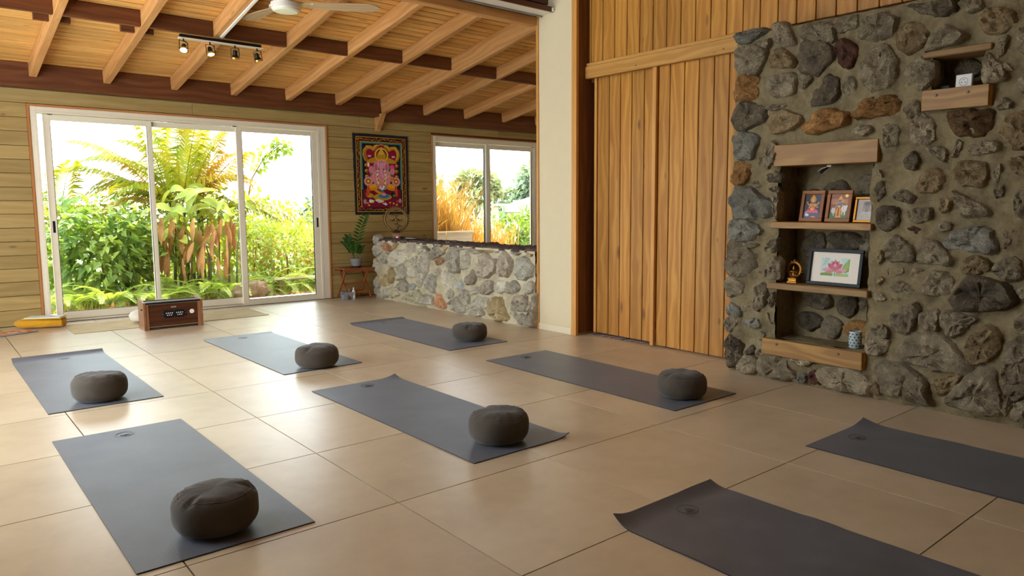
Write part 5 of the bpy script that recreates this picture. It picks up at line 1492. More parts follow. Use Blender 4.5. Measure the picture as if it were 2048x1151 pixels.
# ------------------------------------------------------------------ ceiling fan
fn = thing('ceiling_fan', 'white ceiling fan with three pale wooden blades and round light', 'ceiling fan', (1.85, -1.25, 2.83))
MB().lathe([(0, -.058), (.09, -.055), (.108, -.045), (.112, -.03)], 40).build('light_diffuser', M['diffuser'], fn, .8)
MB().lathe([(.112, -.03), (.118, -.03), (.12, -.01), (.118, .012), (.1, .022), (.07, .03), (.06, .09), (.03, .1), (0, .1)], 40).build('motor_housing', M['fan_white'], fn, .6)
MB().tube([(0, 0, .09), (0, 0, .2)], .012, 12).build('down_rod', M['fan_white'], fn, .8)
MB().lathe([(.03, .15), (.06, .19), (.06, .225), (0, .225)], 24).build('ceiling_cup', M['fan_white'], fn, .6)
for ang in (-31.7, 93.4, 211):
    T = RZ(radians(ang))
    arm = MB()
    n = 9
    vs = []
    for i in range(n):
        u = i / (n - 1)
        x = .07 + .15 * u
        wd = .03 + .014 * u
        y = .03 * sin(u * pi)
        z = .018 - .012 * u
        vs += [(x, y - wd, z), (x, y + wd, z), (x, y + wd, z + .012), (x, y - wd, z + .012)]
    fs = [f for i in range(n - 1) for f in ((i * 4, i * 4 + 4, i * 4 + 5, i * 4 + 1)[::-1], (i * 4 + 3, i * 4 + 2, i * 4 + 6, i * 4 + 7)[::-1], (i * 4, i * 4 + 3, i * 4 + 7, i * 4 + 4)[::-1], (i * 4 + 1, i * 4 + 5, i * 4 + 6, i * 4 + 2)[::-1])]
    bl = MB()
    vs2 = []
    n2 = 18
    for i in range(n2):
        u = i / (n2 - 1)
        x = .16 + .6 * u
        wd = .045 + .037 * sin(min(1, u * 1.25) * pi * .5) if u < .8 else .082 * sqrt(max(0, 1 - ((u - .8) / .2) ** 2)) + .002
        y = .02 * sin(u * pi)
        tw = radians(-8 + 2 * u)
        for s_, zt in ((-1, 0), (1, 0), (1, .006), (-1, .006)):
            vs2.append((x, y + s_ * wd * cos(tw), .004 + zt + s_ * wd * sin(tw)))
    fs2 = [f for i in range(n2 - 1) for f in ((i * 4, i * 4 + 4, i * 4 + 5, i * 4 + 1)[::-1], (i * 4 + 3, i * 4 + 2, i * 4 + 6, i * 4 + 7)[::-1], (i * 4, i * 4 + 3, i * 4 + 7, i * 4 + 4)[::-1], (i * 4 + 1, i * 4 + 5, i * 4 + 6, i * 4 + 2)[::-1])]
    fs2 += [(0, 1, 2, 3), (n2 * 4 - 4, n2 * 4 - 1, n2 * 4 - 2, n2 * 4 - 3)]
    bo_ = bl.add(vs2, fs2).build('blade', M['blade'], fn, .7, T)
    arm.add(vs, fs).build('blade_arm', M['fan_white'], bo_, .7)
# white cable duct under the third rafter
dz = SLOPE * cs
ym = -1.02
dk_ = board('cable_duct', None, (1.664, ym, 2.443 + SLOPE * (1.5 - ym) - .008), (0, -cs, dz), (1, 0, 0), 1.66, .026, .014, M['fan_white'], .002)
dk_['label'], dk_['category'] = 'straight white cable duct fixed along the underside of one rafter', 'cable duct'
# ------------------------------------------------------------------ things in the niches
def facing_x(y, z, x, lean, yaw=0.):
    """local x to the viewer's right, local y up, local z out of the wall; leaning back"""
    Bm = Matrix(((0, 0, -1, x), (-1, 0, 0, y), (0, 1, 0, z), (0, 0, 0, 1)))
    return Bm @ RY(yaw) @ RX(-lean)
def frame(name, label, y, z, x, w_, h_, bw_, fm, lean, draw, yaw=0., matc=None, glossy=True, th=.016, grp=None):
    t_ = thing(name, label, 'picture frame', M_=facing_x(y, z, x, lean, yaw), group=grp)
    for nm, a in (('frame_rail', (-w_ / 2, w_ / 2, 0, bw_)), ('frame_rail', (-w_ / 2, w_ / 2, h_ - bw_, h_)), ('frame_stile', (-w_ / 2, -w_ / 2 + bw_, bw_, h_ - bw_)), ('frame_stile', (w_ / 2 - bw_, w_ / 2, bw_, h_ - bw_))):
        bar(nm, t_, a[0], a[1], a[2], a[3], -.004, th - .004, fm, .002)
    MB().box(-w_ / 2 + bw_, w_ / 2 - bw_, bw_, h_ - bw_, -.004, .0015).build('backing', M['paper'] if matc else M['dgrey'], t_)
    ar_ = draw(w_ - 2 * bw_, h_ - 2 * bw_, bw_)
    ar_.build('picture', t_, M['art_gloss'] if glossy else M['art'], TR((0, 0, .0016)))
    return t_
def art_goddess(w_, h_, b_):
    a = Art(w_, h_, 0, b_)
    a.rect('43454f', 0, 0, 1, 1)
    a.rect('5c6480', 0, 0, 1, .22)
    a.rect('3a3530', 0, .6, .6, 1)
    a.ell('d9a23a', .5, .78, .17, .13)
    a.ell('8d6a4a', .5, .78, .13, .1)
    a.poly('d98f1c', [(.36, .82), (.42, .93), (.5, .99), (.58, .93), (.64, .82)])
    a.ell('d9a184', .5, .76, .075, .07)
    a.poly('c9763a', [(.38, .62), (.62, .62), (.66, .4), (.34, .4)])
    for p in ([(.4, .62), (.25, .55), (.16, .66)], [(.6, .62), (.76, .54), (.86, .66)], [(.4, .58), (.28, .45), (.36, .4)], [(.6, .58), (.74, .46), (.82, .48)]):
        a.line('d9a184', p, .05)
        a.ell('e9b23c', p[-1][0], p[-1][1], .035, .028)
    a.line('d99a1c', [(.2, .36), (.45, .44), (.8, .62)], .035)
    a.ell('c44a5c', .5, .34, .3, .1)
    for k in range(7):
        a.ell('d96a80', .2 + .1 * k, .27 + .02 * (k % 2), .075, .06)
    a.ell('e8b53c', .5, .38, .12, .05)
    a.ell('d6d6d8', .22, .14, .12, .06)
    a.line('d6d6d8', [(.12, .16), (.1, .24), (.16, .27)], .04)
    a.ell('e0942c', .6, .06, .16, .03)
    for k in range(5):
        a.ell('f0c050', .42 + .04 * k, .6 - .03 * abs(k - 2), .016, .012)
    return a
def art_flute(w_, h_, b_):
    a = Art(w_, h_, 0, b_)
    a.rect('8a5a44', 0, 0, 1, 1)
    a.rect('b4744c', 0, .6, 1, .8)
    a.rect('4e6a35', 0, 0, 1, .3)
    a.ell('f0b848', .85, .93, .1, .07)
    a.ell('fbe6a0', .85, .93, .045, .032)
    a.ell('d5d2cc', .78, .4, .16, .14)
    a.line('d5d2cc', [(.84, .34), (.84, .14)], .07)
    a.line('d5d2cc', [(.7, .34), (.7, .16)], .06)
    a.ell('d5d2cc', .92, .5, .06, .06)
    a.ell('c9c4bc', .2, .33, .12, .12)
    a.line('c9c4bc', [(.24, .28), (.24, .12)], .06)
    a.poly('e09a24', [(.36, .08), (.64, .08), (.62, .34), (.56, .46), (.42, .46), (.36, .34)])
    a.poly('a8382c', [(.44, .1), (.54, .1), (.52, .44), (.46, .44)])
    a.poly('6d6a8a', [(.4, .46), (.58, .46), (.62, .64), (.38, .64)])
    a.ell('6d6a8a', .52, .73, .075, .065)
    a.poly('e0a02c', [(.4, .77), (.46, .87), (.54, .94), (.62, .87), (.64, .77)])
    a.ell('d9902a', .66, .72, .06, .08)
    a.line('6d6a8a', [(.4, .62), (.26, .56), (.42, .53)], .05)
    a.line('6d6a8a', [(.6, .62), (.76, .6), (.6, .68)], .05)
    a.line('e9b23c', [(.14, .6), (.5, .66), (.8, .7)], .022)
    a.line('e9b23c', [(.64, .6), (.78, .42), (.66, .24), (.74, .1)], .028)
    a.line('e9b23c', [(.36, .6), (.3, .4), (.34, .2)], .028)
    a.rect('e9a92c', .34, .05, .66, .085)
    a.ell('f0c050', .5, .5, .09, .025)
    return a
def art_portrait(w_, h_, b_):
    a = Art(w_, h_, 0, b_)
    a.rect('a89a90', 0, 0, 1, 1)
    a.poly('8f7f74', [(.3, 0), (1, 0), (1, .6), (.8, .9), (.3, .9)])
    a.poly('b5a89c', [(.08, 0), (.14, .3), (.36, .44), (.7, .44), (.92, .3), (1, 0)])
    a.poly('7b685c', [(.44, .4), (.62, .4), (.6, .55), (.46, .55)])
    a.ell('86736a', .53, .68, .16, .17)
    a.ell('57483f', .53, .8, .165, .1)
    a.ell('4c3d36', .47, .69, .025, .012)
    a.ell('4c3d36', .59, .69, .025, .012)
    a.line('6a564c', [(.53, .68), (.54, .62)], .02)
    a.line('5c463e', [(.47, .575), (.53, .57), (.59, .575)], .014)
    a.line('978a80', [(.3, .1), (.5, .36), (.7, .1)], .02)
    a.line('978a80', [(.2, .26), (.36, .05)], .02)
    return a
def art_lotus(w_, h_, b_):
    a = Art(w_, h_, 0, b_)
    a.rect('e6dccb', 0, 0, 1, 1)
    x0, x1, y0, y1 = .2, .79, .22, .82
    def P(u, v_): return (x0 + (x1 - x0) * u, y0 + (y1 - y0) * v_)
    a.poly('c3d6cf', [P(0, 0), P(1, 0), P(1, 1), P(0, 1)])
    a.poly('d7e0d4', [P(.4, .5), P(.75, .6), P(.7, 1), P(.3, 1)])
    a.poly('86a85e', [P(.72, .3), P(.8, .62), P(.96, .95), P(1, .96), P(1, .3), P(.88, .2)])
    a.poly('9dbb72', [P(.8, .5), P(.95, .9), P(.98, .5), P(.88, .3)])
    a.poly('7f9f5c', [P(0, 0), P(.42, 0), P(.46, .12), P(.25, .2), P(0, .12)])
    a.poly('a7c07c', [P(.5, 0), P(1, 0), P(.98, .16), P(.75, .14), P(.56, .2)])
    a.line('6f8f55', [P(.5, 0), P(.51, .3)], .012)
    for k in range(3):
        a.line('7d8f7a', [P(.08 + .05 * k, .55 + .05 * k), P(.16 + .05 * k, 1)], .006)
    def petal(c_, bx, by, tx, ty, wd):
        b0, t0 = P(bx, by), P(tx, ty)
        dx, dy = t0[0] - b0[0], t0[1] - b0[1]
        n_ = (-dy * h_ / w_, dx * w_ / h_)
        a.poly(c_, [b0, (b0[0] + dx * .45 + n_[0] * wd, b0[1] + dy * .45 + n_[1] * wd), (b0[0] + dx * .8 + n_[0] * wd * .6, b0[1] + dy * .8 + n_[1] * wd * .6), t0,
                    (b0[0] + dx * .8 - n_[0] * wd * .6, b0[1] + dy * .8 - n_[1] * wd * .6), (b0[0] + dx * .45 - n_[0] * wd, b0[1] + dy * .45 - n_[1] * wd)])
    for c_, tx, ty, wd in (('c9828a', .5, .93, .26), ('d79aa0', .36, .86, .26), ('d79aa0', .64, .86, .26), ('c26f7c', .24, .7, .24), ('c26f7c', .76, .7, .24), ('b9606e', .42, .82, .24), ('b9606e', .58, .82, .24),
                            ('d9a3a8', .04, .34, .2), ('d9a3a8', .94, .36, .2), ('cf8c94', .2, .22, .22), ('cf8c94', .8, .22, .22), ('dba6aa', .5, .72, .34), ('c77a85', .38, .62, .26), ('c77a85', .62, .62, .26)):
        petal(c_, .5, .26, tx, ty, wd)
    return a
FX = 3.935
frame('picture_frame', 'left of three brown framed pictures, a seated many-armed figure on a pink lotus', -4.808, 1.0885, FX, .166, .21, .024, M['w_frame'], radians(12), art_goddess, grp='framed pictures on the oak shelf')
frame('picture_frame', 'middle brown framed picture, a standing flute player with white cow', -4.996, 1.0885, FX, .172, .21, .024, M['w_frame'], radians(12), art_flute, grp='framed pictures on the oak shelf')
frame('picture_frame', 'smallest gilt framed picture on the oak shelf, a sepia portrait of a person', -5.175, 1.0885, FX + .01, .15, .165, .015, M['gold'], radians(12), art_portrait, grp='framed pictures on the oak shelf')
frame('lotus_picture', 'black framed watercolour of a pink lotus flower with wide white mount', -5.0, .6725, 3.91, .375, .242, .022, M['black'], radians(9), art_lotus, 0., True, False, .022)
ss = thing('seated_statue', 'little golden statue of a seated figure in a ring, left of the lotus picture', 'statue', (3.9, -4.718, .6725), radians(-90))
MB().box(-.036, .036, -.026, .026, 0, .012, .002).box(-.03, .03, -.022, .022, .012, .026, .002).box(-.034, .034, -.025, .025, .026, .034, .002).build('pedestal', M['gold'], ss, .6)
MB().lathe([(0, .05), (.024, .046), (.03, .04), (.024, .034), (0, .034)], 18).build('lotus_seat', M['gold'], ss, .7)
mb = MB()
statue_ring(mb, .05, .092, 15, TR((0, .008, 0)), .42)
mb.tube([(0, .008, .142), (0, .008, .152), (0, .008, .162)], [.008, .01, .002], 8)
mb.build('ring', M['gold'], ss, .8)
mb = MB()
mb.tube([(0, 0, .046), (0, 0, .062), (0, 0, .08), (0, 0, .087)], [.016, .011, .014, .005], 10)
mb.tube([(0, 0, .087), (0, 0, .094), (0, 0, .102), (0, 0, .118)], [.006, .0095, .008, .002], 10)
for s_ in (-1, 1):
    mb.tube([(s_ * .008, 0, .05), (s_ * .03, -.008, .05), (s_ * .004, -.02, .049)], [.009, .008, .005], 8)
    mb.tube([(s_ * .013, 0, .08), (s_ * .025, -.004, .068), (s_ * .02, -.016, .06)], [.005, .0045, .003], 8)
    mb.tube([(s_ * .012, 0, .079), (s_ * .03, .002, .078), (s_ * .034, -.004, .09)], [.004, .0035, .003], 8)
mb.tube([(-.024, -.014, .056), (.03, -.012, .086)], .003, 6)
mb.build('seated_figure', M['gold'], ss, .8)
la = thing('candle_lantern', 'pale ceramic candle lantern pierced with rows of holes at the niche foot', 'lantern', (3.9, -5.17, .288))
MB().lathe([(0, 0), (.034, 0), (.0385, .006), (.0395, .05), (.038, .1), (.0365, .108), (.034, .108), (.035, .1), (.036, .05), (.034, .008), (0, .006)], 36).build('body', M['ceramic'], la, .7)
ho = MB()
for rw in range(5):
    for k in range(10):
        a = 2 * pi * (k + .5 * (rw % 2)) / 10
        z = .018 + rw * .0185
        T = RZ(a) @ TR((.0396, 0, z)) @ RY(pi / 2)
        ho.prism([(.0052, 0), (-.001, .0052), (-.0046, .0036), (-.0032, 0), (-.0046, -.0036), (-.001, -.0052)], -.001, .0006, T)
ho.build('pierced_hole', M['black'], la, kind='stuff')
fx = thing('niche_spotlight', 'tiny bracket spotlight clipped under the oak lintel', 'spotlight', (3.93, -4.93, 1.459))
MB().box(-.012, .012, -.02, .012, -.012, 0, .002).build('clip', M['wplastic'], fx)
MB().tube([(0, 0, -.01), (-.006, .03, -.028), (-.01, .055, -.045)], [.005, .009, .012], 10).build('lamp_head', M['blackm'], fx, .8)
MB().tube([(0, .012, -.01), (-.004, .05, -.02), (-.008, .075, -.04)], .0025, 6).build('wire', M['wplastic'], fx, .8)
MB().box(-.006, .01, -.1, -.02, -.006, -.001, .001).build('mounting_strip', M['black'], fx)
so = thing('power_socket', 'white round-pin power socket standing in the small niche', 'socket', M_=facing_x(-5.735, 1.848, 3.89, radians(4)))
MB().box(-.043, .043, 0, .084, -.03, 0, .004).build('housing', M['wplastic'], so, .5)
MB().lathe([(.0245, .0015), (.0225, .0015), (.0205, -.0), (.02, .0006), (0, .0006)], 28, TR((0, .042, .0))).build('round_well', M['paper'], so, .6)
pn = MB()
for x, y in ((-.0095, .038), (.0095, .038)):
    pn.lathe([(0, .0014), (.0028, .0014), (.0028, 0)], 10, TR((x, y, .0)))
pn.build('contact_hole', M['black'], so, kind='stuff')
MB().lathe([(0, .004), (.0025, .003), (.0025, 0)], 10, TR((0, .053, 0))).build('earth_pin', M['chrome'], so)
MB().torus(.0225, .001, 28, 6, TR((0, .042, .0008))).build('well_rim', M['dgrey'], so)
ad = thing('black_adapter', 'small black charger lying in the dark corner of the small niche', 'charger', (3.9, -5.64, 1.85))
MB().box(-.02, .02, -.027, .027, 0, .03, .004).build('case', M['black'], ad)
MB().tube([(.0, -.027, .01), (.02, -.05, .006), (.06, -.04, .006)], .002, 6).build('cable', M['black'], ad, .8)
# ------------------------------------------------------------------ garden
gm = MB()
gm.add([(-70, 3.3, -.12), (110, 3.3, -.12), (110, 8, -.16), (110, 120, -1.6), (-70, 120, -1.6), (-70, 8, -.16)], [(0, 1, 2, 5), (5, 2, 3, 4)])
struct('ground', 'sunlit garden ground beyond the terrace', 'ground', gm, M['lawn'])
struct('terrace', 'narrow pale concrete strip outside the glass doors', 'terrace', MB().box(-6, 14, 1.752, 2.75, -.3, -.05, .01), M['patio'])
struct('ground_bed', 'earth bed in front of the planting', 'ground', MB().box(-6, 14, 2.75, 3.45, -.3, -.1), M['soil'])
ER, EC, UP = Vector((.75, -.66, 0)), Vector((-.66, -.75, 0)), Vector((0, 0, 1))
def frond(mb, p0, d0, L, droop, n, ll, wd, r_, r0=.008, v_ang=.5, hang=.35):
    p, d = Vector(p0), Vector(d0).normalized()
    K = 16
    pts, ds = [p.copy()], [d.copy()]
    for i in range(K):
        d = (d - UP * droop / K * (.5 + 1.2 * i / K)).normalized()
        p = p + d * L / K
        pts.append(p.copy())
        ds.append(d.copy())
    mb.tube(pts[::2], [r0 * (1 - .8 * i / (K // 2)) for i in range(K // 2 + 1)], 5, False)
    for k in range(n):
        u = .16 + .84 * (k + .5) / n
        i = min(K - 1, int(u * K))
        q = pts[i].lerp(pts[i + 1], u * K - i)
        t_ = ds[i]
        side = t_.cross(UP)
        if side.length < .05:
            side = Vector((1, 0, 0))
        side.normalize()
        nn = side.cross(t_)
        for s_ in (-1, 1):
            l_ = ll * (sin(pi * (.12 + .83 * u)) ** .7) * (.85 + .3 * r_.random())
            dd = (side * s_ * .9 + t_ * (.55 + .5 * u) + nn * v_ang * (.6 + .5 * r_.random())).normalized()
            a = q
            b_ = a + dd * l_ * .5
            c_ = b_ + (dd - UP * hang * (.7 + .6 * r_.random())).normalized() * l_ * .5
            w_ = t_ * wd * .5
            mb.add([a - w_ * .4, a + w_ * .4, b_ + w_, b_ - w_, c_], [(0, 1, 2, 3), (3, 2, 4)])
    return mb
def leaf_quad(mb, p, d, n_, L, W, curl=.2):
    d = d.normalized()
    s_ = d.cross(n_)
    if s_.length < 1e-3:
        s_ = d.cross(Vector((1, .1, 0)))
    s_.normalize()
    n_ = s_.cross(d)
    a, c_ = p + d * L * .42 - n_ * L * curl * .18, p + d * L - n_ * L * curl
    mb.add([p, a - s_ * W / 2 + n_ * W * .1, a, a + s_ * W / 2 + n_ * W * .1, c_], [(0, 2, 1), (0, 3, 2), (1, 2, 4), (2, 3, 4)])
def rv(r_): return Vector((r_.gauss(0, 1), r_.gauss(0, 1), r_.gauss(0, 1)))
def leaf_cloud(mb, c_, rad, n, L, W, r_, shell=.55, seed=0.):
    for _ in range(n):
        v_ = rv(r_).normalized()
        k = (shell + (1 - shell) * r_.random()) * (1 + .28 * fbm((v_.x * 1.7, v_.y * 1.7, v_.z * 1.7 + seed), 1.2))
        p = Vector((c_[0] + v_.x * rad[0] * k, c_[1] + v_.y * rad[1] * k, c_[2] + v_.z * rad[2] * k))
        d = (v_ + rv(r_) * .7 - UP * .35)
        leaf_quad(mb, p, d, (UP + rv(r_) * .5), L * (.6 + .7 * r_.random()), W * (.6 + .7 * r_.random()))
    return mb
def shrub(name, label, cat, clouds, leafm, L, W, seed, stems, grp=None):
    r_ = random.Random(seed)
    t_ = thing(name, label, cat, (clouds[0][0][0], clouds[0][0][1], -.12), 0, grp)
    off = Vector((-clouds[0][0][0], -clouds[0][0][1], .12))
    mb = MB()
    for c_, rad, n in clouds:
        leaf_cloud(mb, Vector(c_) + off, rad, n, L, W, r_, .5, seed)
    o = mb.build('foliage', leafm, t_)
    o['kind'] = 'stuff'
    for p in stems:
        MB().tube([Vector(q) + off for q in p], [.016 * (1 - .6 * i / (len(p) - 1)) for i in range(len(p))], 6).build('stem', M['bark'], t_, 3.5)
    return t_
# areca palm
rp = random.Random(21)
pl = thing('areca_palm', 'tall yellow-green feather palm arching behind the middle of the glass doors', 'palm', (2.62, 4.7, -.12))
for k in range(6):
    a = k * 1.05
    x, y = .13 * cos(a), .13 * sin(a)
    MB().tube([(x, y, 0), (x * 1.3, y * 1.3, .6), (x * 1.6, y * 1.6, 1.25)], [.035, .03, .022], 8).build('cane', M['stem'], pl, 3.5)
FR = [  # up, right, toward viewer, length, droop, colour
    (1., -.34, .2, 1.6, 1.25, 'palm'), (1., -.6, .15, 1.75, 1.0, 'palm_y'), (1., -.95, .1, 1.5, 1.2, 'palm'), (.75, -1.1, .1, 1.35, 1.0, 'palm'), (1., -.1, .2, 1.55, .7, 'palm'), (1., .08, -.2, 1.6, .5, 'palm_y'),
    (1., .16, .3, 1.5, .7, 'palm'), (1., .3, -.1, 1.5, .9, 'palm'), (1., .5, .2, 1.4, 1.1, 'palm_y'), (.9, .8, .1, 1.45, 1.3, 'palm_y'), (.7, 1.1, .15, 1.6, 1.2, 'palm'), (.5, 1.2, .1, 1.5, .9, 'palm'),
    (.6, -.9, .5, 1.1, 1.5, 'palm_y'), (.7, .5, .7, 1.1, 1.5, 'palm'), (.9, -.2, .7, 1.2, 1.3, 'palm'), (1., -.2, -.5, 1.6, .8, 'palm'), (1., -.75, -.4, 1.7, 1.1, 'palm'), (1., -.85, .35, 1.75, 1.15, 'palm'), (.9, -1.15, .25, 1.7, 1.25, 'palm'), (1., -.5, .4, 1.5, 1.3, 'palm'), (1., .22, .1, 1.65, .55, 'palm')]
for i, (u, r__, c_, L, dr, mm) in enumerate(FR):
    a = i * 2.4
    p0 = Vector((.2 * cos(a), .2 * sin(a), 1.02 + .25 * rp.random()))
    mb = frond(MB(), p0, UP * u + ER * r__ + EC * c_, L, dr, 58, .5, .026, rp, .012, .2, .9)
    mb.build('frond', M[mm], pl)
p2 = thing('areca_palm', 'small feather palm with drooping green fronds, behind the left glass panel', 'palm', (1.05, 5.2, -.12))
MB().tube([(0, 0, 0), (0, .02, .6), (.02, 0, 1.1)], [.04, .03, .02], 8).build('cane', M['stem'], p2, 3.5)
for i, (u, r__, c_, L, dr) in enumerate(((.9, -.7, .2, 1.1, 1.4), (1, .2, .1, 1., 1.2), (.8, .8, .2, 1.0, 1.5), (.6, -1., -.2, 1.1, 1.2), (1., -.2, .4, .9, 1.5), (.5, .4, .8, .8, 1.2))):
    frond(MB(), (0, 0, 1.0), UP * u + ER * r__ + EC * c_, L, dr, 40, .4, .024, rp, .01, .25, .7).build('frond', M['palm'], p2)
# broad-leaved clump with dead hanging leaves
hl = thing('heliconia', 'clump of broad lime leaves over hanging dead brown leaves in front of the palm', 'plant', (2.62, 3.95, -.12))
def blade_leaf(p, d, n_, L, W, droop, mat_, r_, nm='leaf'):
    d, K = d.normalized(), 7
    s_ = d.cross(n_).normalized()
    q = Vector(p)
    vs = []
    for i in range(K + 1):
        u = i / K
        w_ = W * (sin(pi * min(1, u * .93 + .06)) ** .8) * .5
        nn = s_.cross(d)
        vs += [q - s_ * w_ + nn * w_ * .45, q.copy(), q + s_ * w_ + nn * w_ * .45]
        d = (d - UP * droop / K).normalized()
        q = q + d * L / K
    fs = [f for i in range(K) for f in ((i * 3, i * 3 + 1, i * 3 + 4, i * 3 + 3), (i * 3 + 1, i * 3 + 2, i * 3 + 5, i * 3 + 4))]
    MB().add(vs, fs).build(nm, mat_, hl, 3.5)
for k in range(44):
    p = Vector((0, 0, 0)) + ER * rp.uniform(-.5, .55) + EC * rp.uniform(-.2, .3) + UP * rp.uniform(.75, 1.55)
    d = ER * rp.uniform(-1, 1) + EC * rp.uniform(-.3, .9) + UP * rp.uniform(-.5, .8)
    blade_leaf(p, d, UP * .6 + EC * .6, rp.uniform(.24, .4), rp.uniform(.08, .15), rp.uniform(.6, 1.8), M[rp.choice(['leaf_y', 'leaf_y', 'leaf_m'])], rp)
for k in range(40):
    p = ER * rp.uniform(-.55, .5) + EC * rp.uniform(.0, .35) + UP * rp.uniform(.55, 1.15)
    d = ER * rp.uniform(-.35, .35) + EC * rp.uniform(-.1, .4) - UP * 1.
    blade_leaf(p, d, EC + ER * rp.uniform(-.5, .5), rp.uniform(.28, .5), rp.uniform(.04, .09), rp.uniform(-.3, .6), M['leaf_dry'], rp, 'dead_leaf')
for k in range(12):
    x = ER * (-.5 + k * .09) + EC * rp.uniform(-.1, .2)
    MB().tube([x, x + UP * .6 + ER * .03, x + UP * rp.uniform(1., 1.5) + ER * rp.uniform(-.1, .1)], [.016, .012, .006], 6).build('stalk', M['stem'] if k % 2 else M['bark'], hl, 3.5)
# shrubs
shrub('garden_bush', 'dark green broad-leaved bush behind the left glass panel', 'bush', [((1.42, 4.15, .6), (.62, .45, .68), 900), ((.95, 4.5, .6), (.45, .4, .65), 420), ((1.85, 4.3, .55), (.4, .35, .5), 330)], M['leaf_d'], .15, .085, 31,
      [[(1.42, 4.15, -.12), (1.35, 4.15, .4), (1.25, 4.1, .9)], [(1.45, 4.2, -.12), (1.6, 4.2, .5), (1.75, 4.15, .9)]])
shrub('garden_bush', 'bright mid-green bush between the palm and the left glass panel', 'bush', [((1.75, 4.9, .85), (.6, .4, .5), 700), ((1.2, 5.1, .85), (.4, .3, .4), 260)], M['leaf_m'], .11, .06, 32, [[(1.75, 4.9, -.12), (1.8, 4.9, .8)]])
shrub('garden_bush', 'sunlit lime bush sprinkled with red, behind the right glass panel', 'bush', [((4.15, 4.5, .42), (.75, .45, .62), 1900), ((3.5, 4.6, .6), (.5, .4, .6), 900), ((4.75, 4.7, .4), (.5, .4, .5), 700)], M['leaf_y'], .085, .04, 33,
      [[(4.1, 4.5, -.12), (4.0, 4.5, .5)], [(3.5, 4.6, -.12), (3.6, 4.6, .7)]])
shrub('garden_bush', 'red-flowered low bush in front of the lime bush', 'bush', [((3.9, 4.15, .35), (.65, .2, .4), 150), ((2.9, 3.9, .35), (.3, .15, .25), 50)], M['leaf_red'], .045, .035, 34, [[(3.9, 4.15, -.12), (3.9, 4.15, .4)]])
shrub('garden_bush', 'taller loose bush with round leaves behind the lime bush', 'bush', [((3.75, 5.3, 1.0), (.5, .4, .5), 420), ((4.6, 5.5, .8), (.6, .4, .45), 450)], M['leaf_m'], .1, .07, 35, [[(3.75, 5.3, -.12), (3.8, 5.3, 1.)], [(4.6, 5.5, -.12), (4.6, 5.5, .8)]])
shrub('garden_tree', 'slender leafy branch standing out against the white sky', 'tree', [((3.86, 5.1, 1.86), (.16, .12, .12), 60), ((4.02, 5.1, 2.08), (.16, .12, .1), 70), ((4.2, 5.1, 2.22), (.15, .1, .09), 60), ((4.35, 5.1, 2.16), (.08, .08, .1), 30)], M['leaf_m'], .1, .065, 36,
      [[(3.55, 5.3, -.12), (3.62, 5.2, .9), (3.72, 5.1, 1.6), (3.95, 5.1, 1.98), (4.2, 5.1, 2.2), (4.36, 5.1, 2.24)]])
shrub('garden_hedge', 'deep green hedge closing the garden behind all other plants', 'hedge', [((.4, 6.4, .4), (.9, .5, .8), 900), ((1.9, 6.5, .4), (1., .5, .9), 1000), ((3.3, 6.6, .35), (1., .5, .8), 1000), ((4.9, 6.7, .2), (1.1, .5, .85), 1000)], M['leaf_m'], .14, .08, 37,
      [[(1.9, 6.5, -.12), (1.9, 6.5, .8)], [(3.3, 6.6, -.12), (3.3, 6.6, .8)]])
shrub('garden_bush', 'yellow-green undergrowth filling in behind the dead brown leaves', 'bush', [((2.75, 4.45, .75), (.75, .3, .75), 900), ((2.2, 4.5, .9), (.3, .25, .5), 260)], M['leaf_y'], .13, .06, 38, [[(2.75, 4.45, -.12), (2.75, 4.45, .8)]])
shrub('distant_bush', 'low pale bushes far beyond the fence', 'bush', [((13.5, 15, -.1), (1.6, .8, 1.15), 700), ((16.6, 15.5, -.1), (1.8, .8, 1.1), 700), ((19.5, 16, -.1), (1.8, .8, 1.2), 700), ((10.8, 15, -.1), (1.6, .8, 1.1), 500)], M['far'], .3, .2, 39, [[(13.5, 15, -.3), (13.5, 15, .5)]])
# ferns
fme = []
for k in range(5):
    mb = frond(MB(), (0, 0, 0), UP * .9 + Vector((1, 0, 0)) * (.7 + .12 * k), .52 + .03 * k, 1.5 + .15 * k, 26, .085, .017, rp, .004, .12, .2)
    fme.append(mb.mesh('frond', M['fern']))
FP = [(.62, 3.72), (.85, 3.5), (1.12, 3.62), (1.3, 3.42), (1.58, 3.6), (1.85, 3.46), (2.08, 3.66), (2.3, 3.42), (2.52, 3.58), (2.75, 3.36), (3.0, 3.6), (3.24, 3.5), (3.44, 3.78), (3.66, 3.62), (3.95, 3.86), (4.2, 3.7), (4.45, 3.95), (3.1, 3.95), (1.0, 3.95), (2.2, 4.0)]
for i, (x, y) in enumerate(FP):
    side = ['under the left glass panel', 'in front of the dead brown leaves', 'behind the garden rock', 'under the right glass panel'][0 if x < 1.6 else 1 if x < 2.7 else 2 if x < 3.3 else 3]
    order = sorted(q[0] for q in FP if ((0 if q[0] < 1.6 else 1 if q[0] < 2.7 else 2 if q[0] < 3.3 else 3) == (0 if x < 1.6 else 1 if x < 2.7 else 2 if x < 3.3 else 3))).index(x)
    ft = thing('garden_fern', ['first', 'second', 'third', 'fourth', 'fifth', 'sixth'][order] + ' fern from the left in the bed ' + side, 'fern', (x, y, -.11), rp.random() * 6, 'sunlit ferns along the garden bed')
    n = 9
    for k in range(n):
        sc = .95 + .5 * rp.random()
        link('frond', fme[rp.randrange(5)], ft, RZ(2 * pi * k / n + .4 * rp.random()) @ RY(-.25 + .5 * rp.random()) @ Matrix.Scale(sc, 4))
gt = MB()
